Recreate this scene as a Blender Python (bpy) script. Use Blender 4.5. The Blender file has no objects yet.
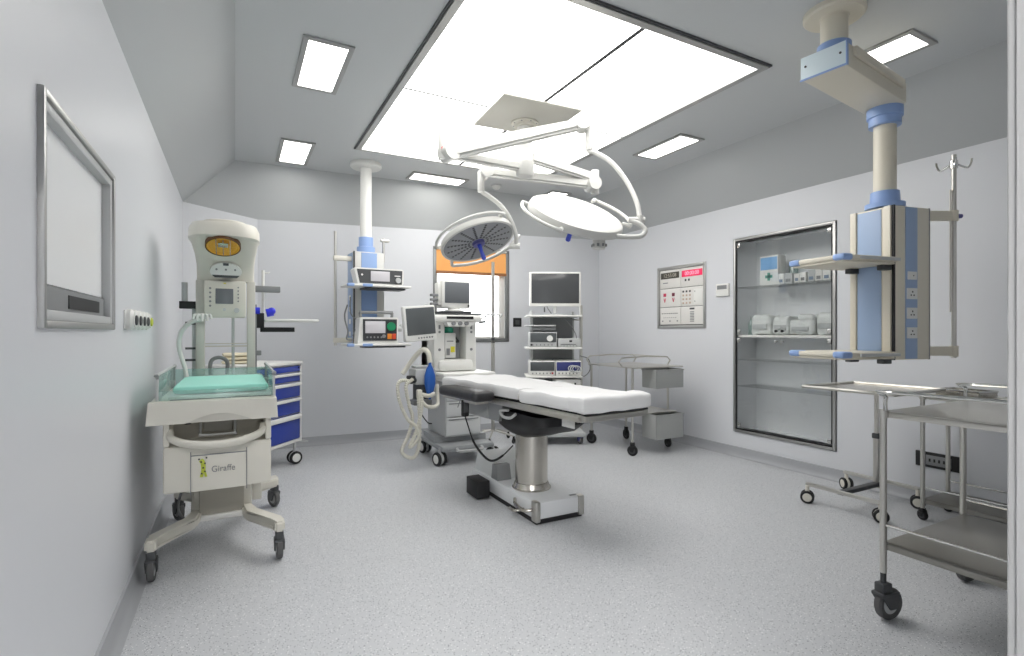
import bpy, bmesh, math, random
from mathutils import Vector, Matrix, Quaternion, noise
random.seed(7)
scene = bpy.context.scene
col = scene.collection
R = math.radians

# ------------------------------------------------------------------ helpers
def lin(c):
    return tuple((v/12.92 if v <= .04045 else ((v+.055)/1.055)**2.4) for v in c)
def rgb(r, g, b):
    return lin((r/255, g/255, b/255)) + (1,)

def new_mat(name):
    m = bpy.data.materials.new(name); m.use_nodes = True
    return m, m.node_tree, m.node_tree.nodes['Principled BSDF']
def mat(name, c, rough=.5, metal=0., coat=0., emit=None, es=0., bump=0., bscale=40., var=0., vscale=6.):
    m, nt, p = new_mat(name)
    base = rgb(*c)
    p.inputs['Base Color'].default_value = base
    p.inputs['Roughness'].default_value = rough
    p.inputs['Metallic'].default_value = metal
    p.inputs['Coat Weight'].default_value = coat
    if emit:
        p.inputs['Emission Color'].default_value = rgb(*emit)
        p.inputs['Emission Strength'].default_value = es
    tc = None
    if bump or var:
        tc = nt.nodes.new('ShaderNodeTexCoord')
    if var:
        n = nt.nodes.new('ShaderNodeTexNoise'); n.inputs['Scale'].default_value = vscale
        n.inputs['Detail'].default_value = 3
        nt.links.new(tc.outputs['Object'], n.inputs['Vector'])
        r = nt.nodes.new('ShaderNodeValToRGB')
        r.color_ramp.elements[0].color = tuple(v*(1-var) for v in base[:3]) + (1,)
        r.color_ramp.elements[1].color = tuple(min(1, v*(1+var)) for v in base[:3]) + (1,)
        r.color_ramp.elements[0].position = .3; r.color_ramp.elements[1].position = .7
        nt.links.new(n.outputs['Fac'], r.inputs['Fac'])
        nt.links.new(r.outputs['Color'], p.inputs['Base Color'])
    if bump:
        n = nt.nodes.new('ShaderNodeTexNoise'); n.inputs['Scale'].default_value = bscale
        nt.links.new(tc.outputs['Object'], n.inputs['Vector'])
        b = nt.nodes.new('ShaderNodeBump'); b.inputs['Strength'].default_value = bump
        b.inputs['Distance'].default_value = .01
        nt.links.new(n.outputs['Fac'], b.inputs['Height'])
        nt.links.new(b.outputs['Normal'], p.inputs['Normal'])
    return m
def emission(name, c, s):
    m = bpy.data.materials.new(name); m.use_nodes = True
    nt = m.node_tree; nt.nodes.clear()
    o = nt.nodes.new('ShaderNodeOutputMaterial'); e = nt.nodes.new('ShaderNodeEmission')
    e.inputs['Color'].default_value = rgb(*c); e.inputs['Strength'].default_value = s
    nt.links.new(e.outputs[0], o.inputs[0]); return m
def glass(name, tint=(240, 246, 246), gloss=.12, op=0., rough=.02):
    m = bpy.data.materials.new(name); m.use_nodes = True
    nt = m.node_tree; nt.nodes.clear()
    o = nt.nodes.new('ShaderNodeOutputMaterial')
    t = nt.nodes.new('ShaderNodeBsdfTransparent'); t.inputs[0].default_value = rgb(*tint)
    g = nt.nodes.new('ShaderNodeBsdfGlossy'); g.inputs['Roughness'].default_value = rough
    lw = nt.nodes.new('ShaderNodeLayerWeight'); lw.inputs['Blend'].default_value = .25
    ma = nt.nodes.new('ShaderNodeMath'); ma.operation = 'MULTIPLY_ADD'
    ma.inputs[1].default_value = .5; ma.inputs[2].default_value = gloss*.3
    nt.links.new(lw.outputs['Fresnel'], ma.inputs[0])
    mx = nt.nodes.new('ShaderNodeMixShader')
    nt.links.new(ma.outputs[0], mx.inputs[0]); nt.links.new(t.outputs[0], mx.inputs[1]); nt.links.new(g.outputs[0], mx.inputs[2])
    last = mx
    if op:
        d = nt.nodes.new('ShaderNodeBsdfDiffuse'); d.inputs[0].default_value = rgb(*tint)
        m2 = nt.nodes.new('ShaderNodeMixShader'); m2.inputs[0].default_value = op
        nt.links.new(mx.outputs[0], m2.inputs[1]); nt.links.new(d.outputs[0], m2.inputs[2]); last = m2
    nt.links.new(last.outputs[0], o.inputs[0]); return m

def catmull(pts, n=8):
    P = [Vector(p) for p in pts]
    if len(P) < 3: return P
    out = []
    for i in range(len(P)-1):
        p0 = P[i-1] if i else P[0]*2-P[1]
        p1, p2 = P[i], P[i+1]
        p3 = P[i+2] if i+2 < len(P) else P[-1]*2-P[-2]
        for k in range(n):
            t = k/n
            out.append(.5*((2*p1)+(-p0+p2)*t+(2*p0-5*p1+4*p2-p3)*t*t+(-p0+3*p1-3*p2+p3)*t**3))
    out.append(P[-1]); return out

class MB:
    """collects shapes in one mesh"""
    def __init__(s, M=None):
        s.bm = bmesh.new(); s.M = M or Matrix.Identity(4)
    def _add(s, verts, M=None):
        T = s.M @ M if M else s.M
        for v in verts: v.co = T @ v.co
    def box(s, x0, x1, y0, y1, z0, z1, bev=0., seg=2, M=None, taper=None):
        vs = bmesh.ops.create_cube(s.bm, size=1)['verts']
        c = Vector(((x0+x1)/2, (y0+y1)/2, (z0+z1)/2)); d = Vector((abs(x1-x0), abs(y1-y0), abs(z1-z0)))
        for v in vs:
            top = v.co.z > 0
            v.co = Vector((v.co.x*d.x, v.co.y*d.y, v.co.z*d.z))
            if taper and top: v.co.x *= taper[0]; v.co.y *= taper[1]
            v.co += c
        if bev:
            es = list({e for v in vs for e in v.link_edges})
            r = bmesh.ops.bevel(s.bm, geom=es, offset=min(bev, min(d)*.49), segments=seg, affect='EDGES', profile=.5)
            vs = list({v for f in r['faces'] for v in f.verts} | {v for v in vs if v.is_valid})
        s._add(vs, M); return s
    def rslab(s, x0, x1, y0, y1, z0, z1, r, cuts=(12, 20, 4), amp=0., fr=6., seed=0., M=None, rz=None):
        """padded slab with rounded rims and soft unevenness"""
        c = Vector(((x0+x1)/2, (y0+y1)/2, (z0+z1)/2)); h = Vector(((x1-x0)/2, (y1-y0)/2, (z1-z0)/2))
        n = cuts; grid = {}
        def V(i, j, k):
            if (i, j, k) in grid: return grid[(i, j, k)]
            p = Vector(((2*i/n[0]-1)*h.x, (2*j/n[1]-1)*h.y, (2*k/n[2]-1)*h.z))
            rr = Vector((min(r, h.x*.999), min(r, h.y*.999), min(rz or r, h.z*.999)))
            inn = Vector([max(-(h[a]-rr[a]), min(h[a]-rr[a], p[a])) for a in range(3)])
            d = p-inn; q = Vector([d[a]/rr[a] for a in range(3)])
            if q.length > 1e-6:
                L = q.length; m = max(abs(q.x), abs(q.y), abs(q.z))
                q = q/L*m if m > 0 else q
                p = inn+Vector([q[a]*rr[a] for a in range(3)])
            if amp:
                nn = noise.noise_vector((p+Vector((seed, seed, 0)))*fr)
                p = p+Vector((nn.x*.4, nn.y*.4, nn.z))*amp
            v = s.bm.verts.new(p+c); grid[(i, j, k)] = v; return v
        for i in range(n[0]):
            for j in range(n[1]):
                for k, fl in ((0, 1), (n[2], 0)):
                    q = [V(i, j, k), V(i+1, j, k), V(i+1, j+1, k), V(i, j+1, k)]
                    s.bm.faces.new(q[::-1] if fl else q)
        for i in range(n[0]):
            for k in range(n[2]):
                for j, fl in ((0, 0), (n[1], 1)):
                    q = [V(i, j, k), V(i+1, j, k), V(i+1, j, k+1), V(i, j, k+1)]
                    s.bm.faces.new(q[::-1] if fl else q)
        for j in range(n[1]):
            for k in range(n[2]):
                for i, fl in ((0, 1), (n[0], 0)):
                    q = [V(i, j, k), V(i, j+1, k), V(i, j+1, k+1), V(i, j, k+1)]
                    s.bm.faces.new(q[::-1] if fl else q)
        s._add(list(grid.values()), M); return s
    def cyl(s, p0, p1, r, r2=None, seg=20, M=None):
        p0, p1 = Vector(p0), Vector(p1); d = p1-p0
        q = Vector((0, 0, 1)).rotation_difference(d.normalized()).to_matrix().to_4x4()
        T = Matrix.Translation((p0+p1)/2) @ q
        vs = bmesh.ops.create_cone(s.bm, cap_ends=True, segments=seg, radius1=r, radius2=r if r2 is None else r2, depth=d.length)['verts']
        for v in vs: v.co = T @ v.co
        s._add(vs, M); return s
    def tube(s, pts, r, seg=8, smooth=0, M=None, flat=None, closed=False):
        P = catmull(pts, smooth) if smooth else [Vector(p) for p in pts]
        n = len(P); rings = []; up = None; allv = []
        for i, p in enumerate(P):
            a = P[(i-1) % n] if (closed or i) else P[0]; b = P[(i+1) % n] if (closed or i < n-1) else P[-1]
            t = (b-a).normalized()
            if up is None:
                up = Vector((0, 0, 1)) if abs(t.z) < .9 else Vector((1, 0, 0))
            up = (up-t*up.dot(t)).normalized(); sd = t.cross(up)
            k = 1.
            if 0 < i < n-1 or closed:
                ca = (p-a).normalized().dot((b-p).normalized()); k = 1/max(.5, math.sqrt(max(0, (1+ca)/2)))
            rr = r(i/(n-1)) if callable(r) else r
            ring = []
            for j in range(seg):
                an = 2*math.pi*j/seg
                u_, s_ = math.cos(an)*rr*k, math.sin(an)*rr*k
                if flat: u_ *= flat
                ring.append(s.bm.verts.new(p+up*u_+sd*s_))
            rings.append(ring); allv += ring
        m = n if closed else n-1
        for i in range(m):
            A, B = rings[i], rings[(i+1) % n]
            for j in range(seg):
                s.bm.faces.new([A[j], B[j], B[(j+1) % seg], A[(j+1) % seg]])
        if not closed:
            s.bm.faces.new(rings[0]); s.bm.faces.new(rings[-1][::-1])
        s._add(allv, M); return s
    def lathe(s, prof, seg=32, M=None, ax=(0, 0)):
        rings = []; allv = []
        for r, z in prof:
            if r < 1e-5:
                v = s.bm.verts.new((ax[0], ax[1], z)); rings.append([v]); allv.append(v)
            else:
                ring = [s.bm.verts.new((ax[0]+r*math.cos(2*math.pi*j/seg), ax[1]+r*math.sin(2*math.pi*j/seg), z)) for j in range(seg)]
                rings.append(ring); allv += ring
        for A, B in zip(rings, rings[1:]):
            for j in range(seg):
                k = (j+1) % seg
                if len(A) == 1 and len(B) == 1: continue
                if len(A) == 1: s.bm.faces.new([A[0], B[j], B[k]])
                elif len(B) == 1: s.bm.faces.new([A[j], A[k], B[0]])
                else: s.bm.faces.new([A[j], A[k], B[k], B[j]])
        if len(prof) >= 4 and prof[0][0] > 1e-5 and prof[-1][0] > 1e-5:
            A, B = rings[-1], rings[0]
            for j in range(seg): s.bm.faces.new([A[j], A[(j+1) % seg], B[(j+1) % seg], B[j]])
        else:
          for rg, fl in ((rings[0], 1), (rings[-1], 0)):
              if len(rg) > 1: s.bm.faces.new(rg[::-1] if fl else rg)
        s._add(allv, M); return s
    def prism(s, poly, a0, a1, axis='z', M=None):
        """polygon extruded along an axis; poly in the other two axes (x,y)/(x,z)/(y,z)"""
        def P(u, v, a):
            return {'z': (u, v, a), 'y': (u, a, v), 'x': (a, u, v)}[axis]
        A = [s.bm.verts.new(P(u, v, a0)) for u, v in poly]; B = [s.bm.verts.new(P(u, v, a1)) for u, v in poly]
        s.bm.faces.new(A[::-1]); s.bm.faces.new(B)
        n = len(A)
        for i in range(n): s.bm.faces.new([A[i], A[(i+1) % n], B[(i+1) % n], B[i]])
        s._add(A+B, M); return s
    def loft(s, secs, n=28, p=3., M=None):
        """superellipse sections (cx,cy,z,hx,hy)"""
        rings = []; allv = []
        for (cx, cy, z, hx, hy) in secs:
            ring = []
            for j in range(n):
                a = 2*math.pi*j/n; c_, s_ = math.cos(a), math.sin(a)
                ring.append(s.bm.verts.new((cx+hx*math.copysign(abs(c_)**(2/p), c_), cy+hy*math.copysign(abs(s_)**(2/p), s_), z)))
            rings.append(ring); allv += ring
        for A, B in zip(rings, rings[1:]):
            for j in range(n): s.bm.faces.new([A[j], A[(j+1) % n], B[(j+1) % n], B[j]])
        s.bm.faces.new(rings[0][::-1]); s.bm.faces.new(rings[-1])
        s._add(allv, M); return s
    def quad(s, pts, M=None):
        vs = [s.bm.verts.new(p) for p in pts]; s.bm.faces.new(vs); s._add(vs, M); return s
    def sphere(s, c, r, sc=(1, 1, 1), seg=16, M=None):
        vs = bmesh.ops.create_uvsphere(s.bm, u_segments=seg, v_segments=seg//2, radius=r)['verts']
        for v in vs: v.co = Vector((v.co.x*sc[0], v.co.y*sc[1], v.co.z*sc[2]))+Vector(c)
        s._add(vs, M); return s
    def build(s, name, m, parent=None, smooth=40):
        bmesh.ops.recalc_face_normals(s.bm, faces=s.bm.faces)
        me = bpy.data.meshes.new(name); s.bm.to_mesh(me); s.bm.free()
        o = bpy.data.objects.new(name, me); col.objects.link(o)
        me.materials.append(m)
        if smooth:
            for p in me.polygons: p.use_smooth = True
            try: me.set_sharp_from_angle(angle=R(smooth))
            except Exception: pass
        if parent: o.parent = parent
        return o
def tag(o, label=None, cat=None, group=None, kind=None):
    if label: o['label'] = label
    if cat: o['category'] = cat
    if group: o['group'] = group
    if kind: o['kind'] = kind
    return o
def thing(name, label, cat, loc=(0, 0, 0), rz=0., group=None):
    o = bpy.data.objects.new(name, None); col.objects.link(o)
    o.location = loc; o.rotation_euler = (0, 0, R(rz)); o.empty_display_size = .1
    return tag(o, label, cat, group)
def struct(o): o['kind'] = 'structure'; return o
def text(name, body, size, m, parent, loc, rot=(R(90), 0, 0), depth=.0006, align='CENTER', sx=1.):
    cu = bpy.data.curves.new(name, 'FONT'); cu.body = body; cu.size = size
    cu.extrude = depth; cu.align_x = align; cu.align_y = 'CENTER'
    t = bpy.data.objects.new('tmp', cu); col.objects.link(t)
    bpy.context.view_layer.update()
    me = bpy.data.meshes.new_from_object(t)
    bpy.data.objects.remove(t); me.name = name
    o = bpy.data.objects.new(name, me); col.objects.link(o)
    me.materials.clear(); me.materials.append(m)
    o.location = loc; o.rotation_euler = rot; o.scale = (sx, 1, 1); o.parent = parent
    return o
def copy_tree(o, parent=None):
    c = o.copy(); col.objects.link(c)
    if parent: c.parent = parent
    for ch in list(o.children): copy_tree(ch, c)
    return c
def TRZ(x, y, z, rz=0): return Matrix.Translation((x, y, z)) @ Matrix.Rotation(R(rz), 4, 'Z')

# ------------------------------------------------------------------ materials
def wall_mat(name, c, rough):
    m, nt, p = new_mat(name)
    p.inputs['Base Color'].default_value = rgb(*c); p.inputs['Roughness'].default_value = rough
    tc = nt.nodes.new('ShaderNodeTexCoord'); n = nt.nodes.new('ShaderNodeTexNoise')
    n.inputs['Scale'].default_value = 1.6; n.inputs['Detail'].default_value = 2
    b = nt.nodes.new('ShaderNodeBump'); b.inputs['Strength'].default_value = .12; b.inputs['Distance'].default_value = .02
    nt.links.new(tc.outputs['Object'], n.inputs['Vector']); nt.links.new(n.outputs['Fac'], b.inputs['Height'])
    nt.links.new(b.outputs['Normal'], p.inputs['Normal'])
    return m
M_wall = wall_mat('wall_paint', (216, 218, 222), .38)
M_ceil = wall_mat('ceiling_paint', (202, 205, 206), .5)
M_ceil_shaded = wall_mat('ceiling_paint_shaded', (188, 191, 192), .5)  # ceiling paint again, shaded darker to offset the lamps' light on the cove
def floor_mat():
    m, nt, p = new_mat('vinyl_floor')
    tc = nt.nodes.new('ShaderNodeTexCoord')
    def spots(scale, lo, seed):
        mp = nt.nodes.new('ShaderNodeMapping'); mp.inputs['Location'].default_value = (seed, seed*.7, 0)
        v = nt.nodes.new('ShaderNodeTexVoronoi'); v.inputs['Scale'].default_value = scale
        nt.links.new(tc.outputs['Object'], mp.inputs['Vector']); nt.links.new(mp.outputs[0], v.inputs['Vector'])
        r = nt.nodes.new('ShaderNodeValToRGB'); e = r.color_ramp.elements
        e[0].position = lo; e[0].color = (1, 1, 1, 1); e[1].position = lo+.06; e[1].color = (0, 0, 0, 1)
        nt.links.new(v.outputs['Distance'], r.inputs['Fac']); return r.outputs['Color']
    def mix(fac, a, b, blend='MIX'):
        x = nt.nodes.new('ShaderNodeMix'); x.data_type = 'RGBA'; x.blend_type = blend
        if isinstance(fac, float): x.inputs[0].default_value = fac
        else: nt.links.new(fac, x.inputs[0])
        for k, s_ in ((6, a), (7, b)):
            if isinstance(s_, tuple): x.inputs[k].default_value = s_
            else: nt.links.new(s_, x.inputs[k])
        return x.outputs[2]
    n = nt.nodes.new('ShaderNodeTexNoise'); n.inputs['Scale'].default_value = 260; n.inputs['Detail'].default_value = 2
    nt.links.new(tc.outputs['Object'], n.inputs['Vector'])
    base = mix(n.outputs['Fac'], rgb(184, 186, 189), rgb(205, 207, 210))
    a = mix(spots(85, .19, 0), base, rgb(122, 126, 133))
    b = mix(spots(70, .15, 3.3), a, rgb(238, 238, 238))
    nt.links.new(b, p.inputs['Base Color'])
    p.inputs['Roughness'].default_value = .36
    p.inputs['Specular IOR Level'].default_value = .45
    return m
M_floor = floor_mat()
M_skirt = mat('skirting_vinyl', (168, 170, 174), .4)
M_white = mat('white_enamel', (232, 232, 228), .3)
M_cream = mat('cream_plastic', (222, 219, 208), .38)
M_cream2 = mat('cream_panel', (206, 203, 193), .42)
M_pendant = mat('ivory_aluminium', (222, 216, 200), .4)
M_blue = mat('pale_blue_panel', (156, 178, 210), .4)
M_bluetrim = mat('blue_trim', (146, 174, 222), .35)
M_cartblue = mat('deep_blue_drawer', (44, 66, 160), .38)
M_black = mat('black_rubber', (26, 26, 28), .55)
M_dgrey = mat('dark_grey_plastic', (70, 72, 74), .5)
M_mgrey = mat('mid_grey_plastic', (135, 137, 138), .45)
M_lgrey = mat('light_grey_plastic', (190, 192, 192), .4)
M_tyre = mat('grey_tyre', (92, 92, 92), .6)
M_steel = mat('brushed_steel', (196, 192, 184), .26, 1., bump=.05, bscale=120)
M_steel2 = mat('satin_steel', (205, 203, 197), .34, 1.)
M_chrome = mat('polished_chrome', (215, 215, 212), .12, 1.)
M_alu = mat('aluminium_frame', (178, 178, 176), .35, .85)
M_leather = mat('black_vinyl_pad', (48, 48, 50), .38, bump=.1, bscale=90)
M_sheet = mat('white_sheet', (226, 226, 226), .85, bump=.45, bscale=7)
M_turq = mat('turquoise_vinyl', (162, 230, 215), .45)
M_screen = mat('dark_screen', (76, 78, 80), .15)
M_screen2 = mat('grey_screen', (112, 116, 120), .18)
M_screenlit = mat('lit_grey_screen', (188, 186, 190), .25, emit=(188, 186, 190), es=.06)
M_ink = mat('dark_print', (52, 54, 58), .6)
M_red = mat('red_print', (200, 60, 90), .5)
M_redled = mat('red_display', (196, 28, 76), .35, emit=(210, 30, 80), es=.16)
M_redseg = mat('pink_digits', (255, 170, 190), .4, emit=(255, 170, 190), es=.2)
M_greyseg = mat('pale_digits', (185, 180, 168), .4)
M_green = mat('green_button', (28, 136, 92), .45)
M_green2 = mat('green_canister', (40, 150, 120), .4)
M_orange = mat('orange_button', (236, 140, 40), .5)
M_yellow = mat('yellow_label', (222, 214, 60), .5)
M_yg = mat('yellow_green_print', (190, 200, 70), .5)
M_amber = mat('amber_reflector', (238, 178, 62), .3, .15, bump=.6, bscale=60)
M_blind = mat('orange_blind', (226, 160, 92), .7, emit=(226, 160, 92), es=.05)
M_hose = mat('ribbed_hose', (214, 212, 200), .5)
M_bag = mat('blue_breathing_bag', (34, 92, 176), .4)
M_violet = mat('royal_blue_plastic', (40, 50, 205), .4)
M_purple = mat('dull_purple_plastic', (92, 92, 150), .45)
M_panel = mat('white_panel', (226, 224, 220), .45)
M_paper = mat('wrapped_packs', (224, 226, 224), .7, bump=.5, bscale=30)
M_cabglass = glass('cabinet_glass', (252, 253, 253), .1)
M_acryl = glass('clear_acrylic', (232, 246, 243), .35, .08)
M_cabin = mat('cabinet_interior', (238, 239, 241), .45)
M_lampwhite = mat('lamp_white_paint', (206, 206, 202), .35)
M_plate = mat('grey_mounting_plate', (184, 182, 174), .5)
M_lamp = emission('lamp_diffuser', (255, 253, 248), 2.4)
M_corr_fill = emission('corridor_fill_glow', (255, 253, 250), 26.)  # glow for the added fill panel in the corridor
M_bigpanel = emission('luminous_ceiling', (255, 253, 250), 1.45)
M_sky = emission('bright_daylight', (250, 252, 255), 4.)
M_view = mat('opal_viewer', (244, 245, 246), .3)
M_window = glass('window_glass', (250, 252, 252), .1)
# ------------------------------------------------------------------ room shell
XL, XR, WT, CZ = -.46, 4.65, 2.6, 3.1
YB0, YB1 = 6.39, 6.05           # back wall depth at the left and right corner
YF = .26
def wall_run(name, p0, p1, z0, zt0, zt1, thick, holes=(), m=None, side=1):
    """vertical wall from p0 to p1 (inner face), thickened outwards, with rectangular holes (s0,s1,z0,z1)"""
    p0, p1 = Vector(p0), Vector(p1); L = (p1-p0).length; d = (p1-p0).normalized(); nrm = Vector((d.y, -d.x))*side
    ss = sorted({0, L, *[h[0] for h in holes], *[h[1] for h in holes]})
    zz = sorted({z0, *[h[2] for h in holes], *[h[3] for h in holes]}) + [None]
    mb = MB()
    for a, b in zip(ss, ss[1:]):
        for k in range(len(zz)-1):
            lo, hi = zz[k], zz[k+1]
            mid = (lo+(hi if hi is not None else zt0))/2
            if any(h[0]-1e-6 <= (a+b)/2 <= h[1]+1e-6 and h[2] < mid < h[3] for h in holes): continue
            za = hi if hi is not None else zt0+(zt1-zt0)*a/L
            zb = hi if hi is not None else zt0+(zt1-zt0)*b/L
            A, B = p0+d*a, p0+d*b; C, D = B+nrm*thick, A+nrm*thick
            vs = [(A.x, A.y, lo), (B.x, B.y, lo), (C.x, C.y, lo), (D.x, D.y, lo), (A.x, A.y, za), (B.x, B.y, zb), (C.x, C.y, zb), (D.x, D.y, za)]
            V = [mb.bm.verts.new(v) for v in vs]
            for f in ((0, 1, 5, 4), (1, 2, 6, 5), (2, 3, 7, 6), (3, 0, 4, 7), (4, 5, 6, 7), (3, 2, 1, 0)):
                mb.bm.faces.new([V[i] for i in f])
    return struct(mb.build(name, m or M_wall, smooth=0))
struct(MB().box(-2.2, XR+.5, -2.2, 6.9, -.1, 0).build('floor', M_floor, smooth=0))
struct(MB().box(-.75, XR+.5, .05, 6.9, CZ, CZ+.1).build('ceiling', M_ceil, smooth=0))
CNX, CNY = .22, 6.375           # kink of the wall in the far left corner
wall_run('wall_left', (XL, YF-.2), (XL, 6.12), 0, WT, WT, .2, [(1.80-.06, 2.765-.06, 1.31, 1.955)], side=-1)
wall_run('wall_corner', (XL, 6.12), (CNX, CNY), 0, WT, 2.54, .2, side=-1)
BD = (Vector((XR, YB1))-Vector((CNX, CNY))).normalized(); BL = (Vector((XR, YB1))-Vector((CNX, CNY))).length
def bk(s, off=0.):              # point on the back wall, s metres from its left end
    return (CNX+BD.x*s+BD.y*off, CNY+BD.y*s-BD.x*off)
wall_run('wall_back', (CNX, CNY), (XR, YB1), 0, 2.54, 2.63, .2, [(1.98, 3.02, 1.17, 2.38)], side=-1)
wall_run('wall_right', (XR, YB1), (XR, YF-.2), 0, 2.63, 2.63, .2, [(YB1-3.73, YB1-2.70, .27, 2.262), (YB1-4.86, YB1-4.11, 1.345, 2.09)], side=-1)
wall_run('wall_front', (XR, YF), (.82, YF), 0, CZ, CZ, .16, side=-1)
struct(MB().box(XL-.2, -.3, YF-.16, YF, 0, CZ)  .box(-.3, .82, YF-.16, YF, 2.3, CZ).build('wall_entrance', M_wall, smooth=0))
# sloping cove between the walls and the flat ceiling
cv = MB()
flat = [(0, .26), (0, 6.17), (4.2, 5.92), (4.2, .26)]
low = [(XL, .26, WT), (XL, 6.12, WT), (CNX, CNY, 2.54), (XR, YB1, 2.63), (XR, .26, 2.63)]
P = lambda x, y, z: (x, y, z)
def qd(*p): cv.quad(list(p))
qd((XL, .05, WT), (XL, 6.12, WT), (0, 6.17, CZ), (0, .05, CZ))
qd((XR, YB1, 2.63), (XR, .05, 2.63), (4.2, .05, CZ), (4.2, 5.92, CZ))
struct(cv.build('trim_1', M_ceil_shaded, smooth=0))
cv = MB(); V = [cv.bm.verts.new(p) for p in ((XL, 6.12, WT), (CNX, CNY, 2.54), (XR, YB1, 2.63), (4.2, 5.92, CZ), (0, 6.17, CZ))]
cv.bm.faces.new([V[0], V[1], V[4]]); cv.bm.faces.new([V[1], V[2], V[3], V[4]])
struct(cv.build('trim_2', M_ceil_shaded, smooth=60))
# skirting
def skirt(name, p0, p1, side=1):
    p0, p1 = Vector(p0), Vector(p1); d = (p1-p0).normalized(); n = Vector((-d.y, d.x))*side
    mb = MB(); prof = [(0, .1), (.012, .098), (.016, .05), (.024, .022), (.036, .007), (.055, .0015), (0, .0015)]
    A = [mb.bm.verts.new((p0.x+n.x*o, p0.y+n.y*o, z)) for o, z in prof]
    B = [mb.bm.verts.new((p1.x+n.x*o, p1.y+n.y*o, z)) for o, z in prof]
    k = len(A)
    for i in range(k): mb.bm.faces.new([A[i], A[(i+1) % k], B[(i+1) % k], B[i]])
    mb.bm.faces.new(A); mb.bm.faces.new(B[::-1])
    return struct(mb.build(name, M_skirt, smooth=50))
skirt('baseboard_left', (XL, .26), (XL, 6.12), -1)
skirt('baseboard_corner', (XL, 6.12), (CNX, CNY), -1)
skirt('baseboard_back', (CNX, CNY), (XR, YB1), -1)
skirt('baseboard_right', (XR, YB1), (XR, .26), -1)
# doorway: steel lining on the right, corridor behind the camera
dj = MB(); dj.box(.815, .835, .1, .262, 0, 2.3); dj.box(.80, .816, .1, .125, 0, 2.3)
dj.box(.818, .90, .26, .272, 0, 2.37, .002)
dj.box(-.3, .90, .26, .272, 2.3, 2.37, .002)
dj.box(-.3, -.29, .1, .262, 0, 2.3)
struct(dj.build('door_1', mat('door_frame_metal', (172, 172, 172), .35, .3), smooth=0))
co = MB(); co.box(-2.2, -2.1, -2.2, .1, 0, 2.7).box(-2.2, 3, -2.3, -2.2, 0, 2.7).box(3, 3.1, -2.2, .1, 0, 2.7).box(-2.2, XL-.2, .0, .1, 0, 2.7).box(.95, 3.1, .0, .1, 0, 2.7)
co.box(-2.2, 3.1, -2.2, .1, 2.7, 2.8)
struct(co.build('wall_corridor', M_wall, smooth=0))

cl = thing('corridor_fill_light', 'unseen fill light added in the corridor behind the doorway', 'ceiling light', (-.25, -.75, 2.7))  # added out of view to brighten the room from the front
MB().box(-.5, .5, -.2, .2, -.03, -.004, .004).build('frame', M_alu, cl)
MB().box(-.47, .47, -.17, .17, -.034, -.03).build('diffuser', M_corr_fill, cl)
# window
th = math.degrees(math.atan2(BD.y, BD.x))
wx, wy = bk(1.98)
wf = thing('window_1', None, None, (wx, wy, 1.17), th); wf['kind'] = 'structure'
W, Hh = 1.04, 1.21
f = MB()
for a in ((0, .045, 0, Hh), (W-.045, W, 0, Hh), (0, W, 0, .045), (0, W, Hh-.045, Hh)):
    f.box(a[0], a[1], -.012, .05, a[2], a[3], .004)
f.build('window_frame', mat('grey_window_frame', (128, 130, 130), .4, .5), wf)
f = MB()
for a in ((.045, .065, .045, Hh-.045), (W-.13, W-.05, .045, Hh-.045), (.045, W-.045, .045, .07)):
    f.box(a[0], a[1], .03, .06, a[2], a[3], .003)
f.build('window_sash', M_panel, wf)
MB().box(.04, W-.04, .075, .081, .04, Hh-.04).build('window_pane', M_window, wf)
bl = thing('roller_blind', 'orange roller blind pulled partly down over the bright window', 'blind', (*bk(2.02, .012), 2.045), th)
b = MB(); b.box(0, .95, .0, .006, .03, .31); b.build('blind_cloth', M_blind, bl)
b = MB(); b.cyl((0, -.005, .31), (.95, -.005, .31), .017); b.build('roller_tube', M_cream2, bl)
b = MB(); b.box(-.005, .955, -.012, .012, -.005, .03, .004); b.build('bottom_bar', mat('brown_bar', (150, 100, 60), .6), bl)

# luminous ceiling
lc = thing('luminous_ceiling_panel', 'huge rectangular glowing ceiling light field above the operating table', 'ceiling light', (0, 0, CZ))
x0, x1, y0, y1 = 1.04, 3.18, 2.28, 5.2
f = MB()
for a in ((x0, x0+.05, y0, y1), (x1-.05, x1, y0, y1), (x0+.05, x1-.05, y0, y0+.05), (x0+.05, x1-.05, y1-.03, y1)):
    f.box(a[0], a[1], a[2], a[3], -.02, 0, .002)
f.build('frame', M_alu, lc, 0)
f = MB()
for a in ((x0-.014, x0, y0-.014, y1+.014), (x1, x1+.014, y0-.014, y1+.014), (x0, x1, y0-.014, y0), (x0, x1, y1, y1+.006)):
    f.box(a[0], a[1], a[2], a[3], -.012, 0)
f.build('shadow_gap', M_dgrey, lc, 0)
xm, ym = 2.125, 3.74
for a in ((x0+.05, xm-.008, y0+.05, ym-.006), (xm+.008, x1-.05, y0+.05, ym-.006), (x0+.05, xm-.008, ym+.006, y1-.03), (xm+.008, x1-.05, ym+.006, y1-.03)):
    MB().box(*a, -.008, -.002).build('diffuser', M_bigpanel, lc, 0)
f = MB(); f.box(xm-.014, xm+.014, y0+.05, y1-.03, -.012, 0).box(x0+.05, x1-.05, ym-.009, ym+.009, -.011, 0)
f.build('divider', M_dgrey, lc, 0)

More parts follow.
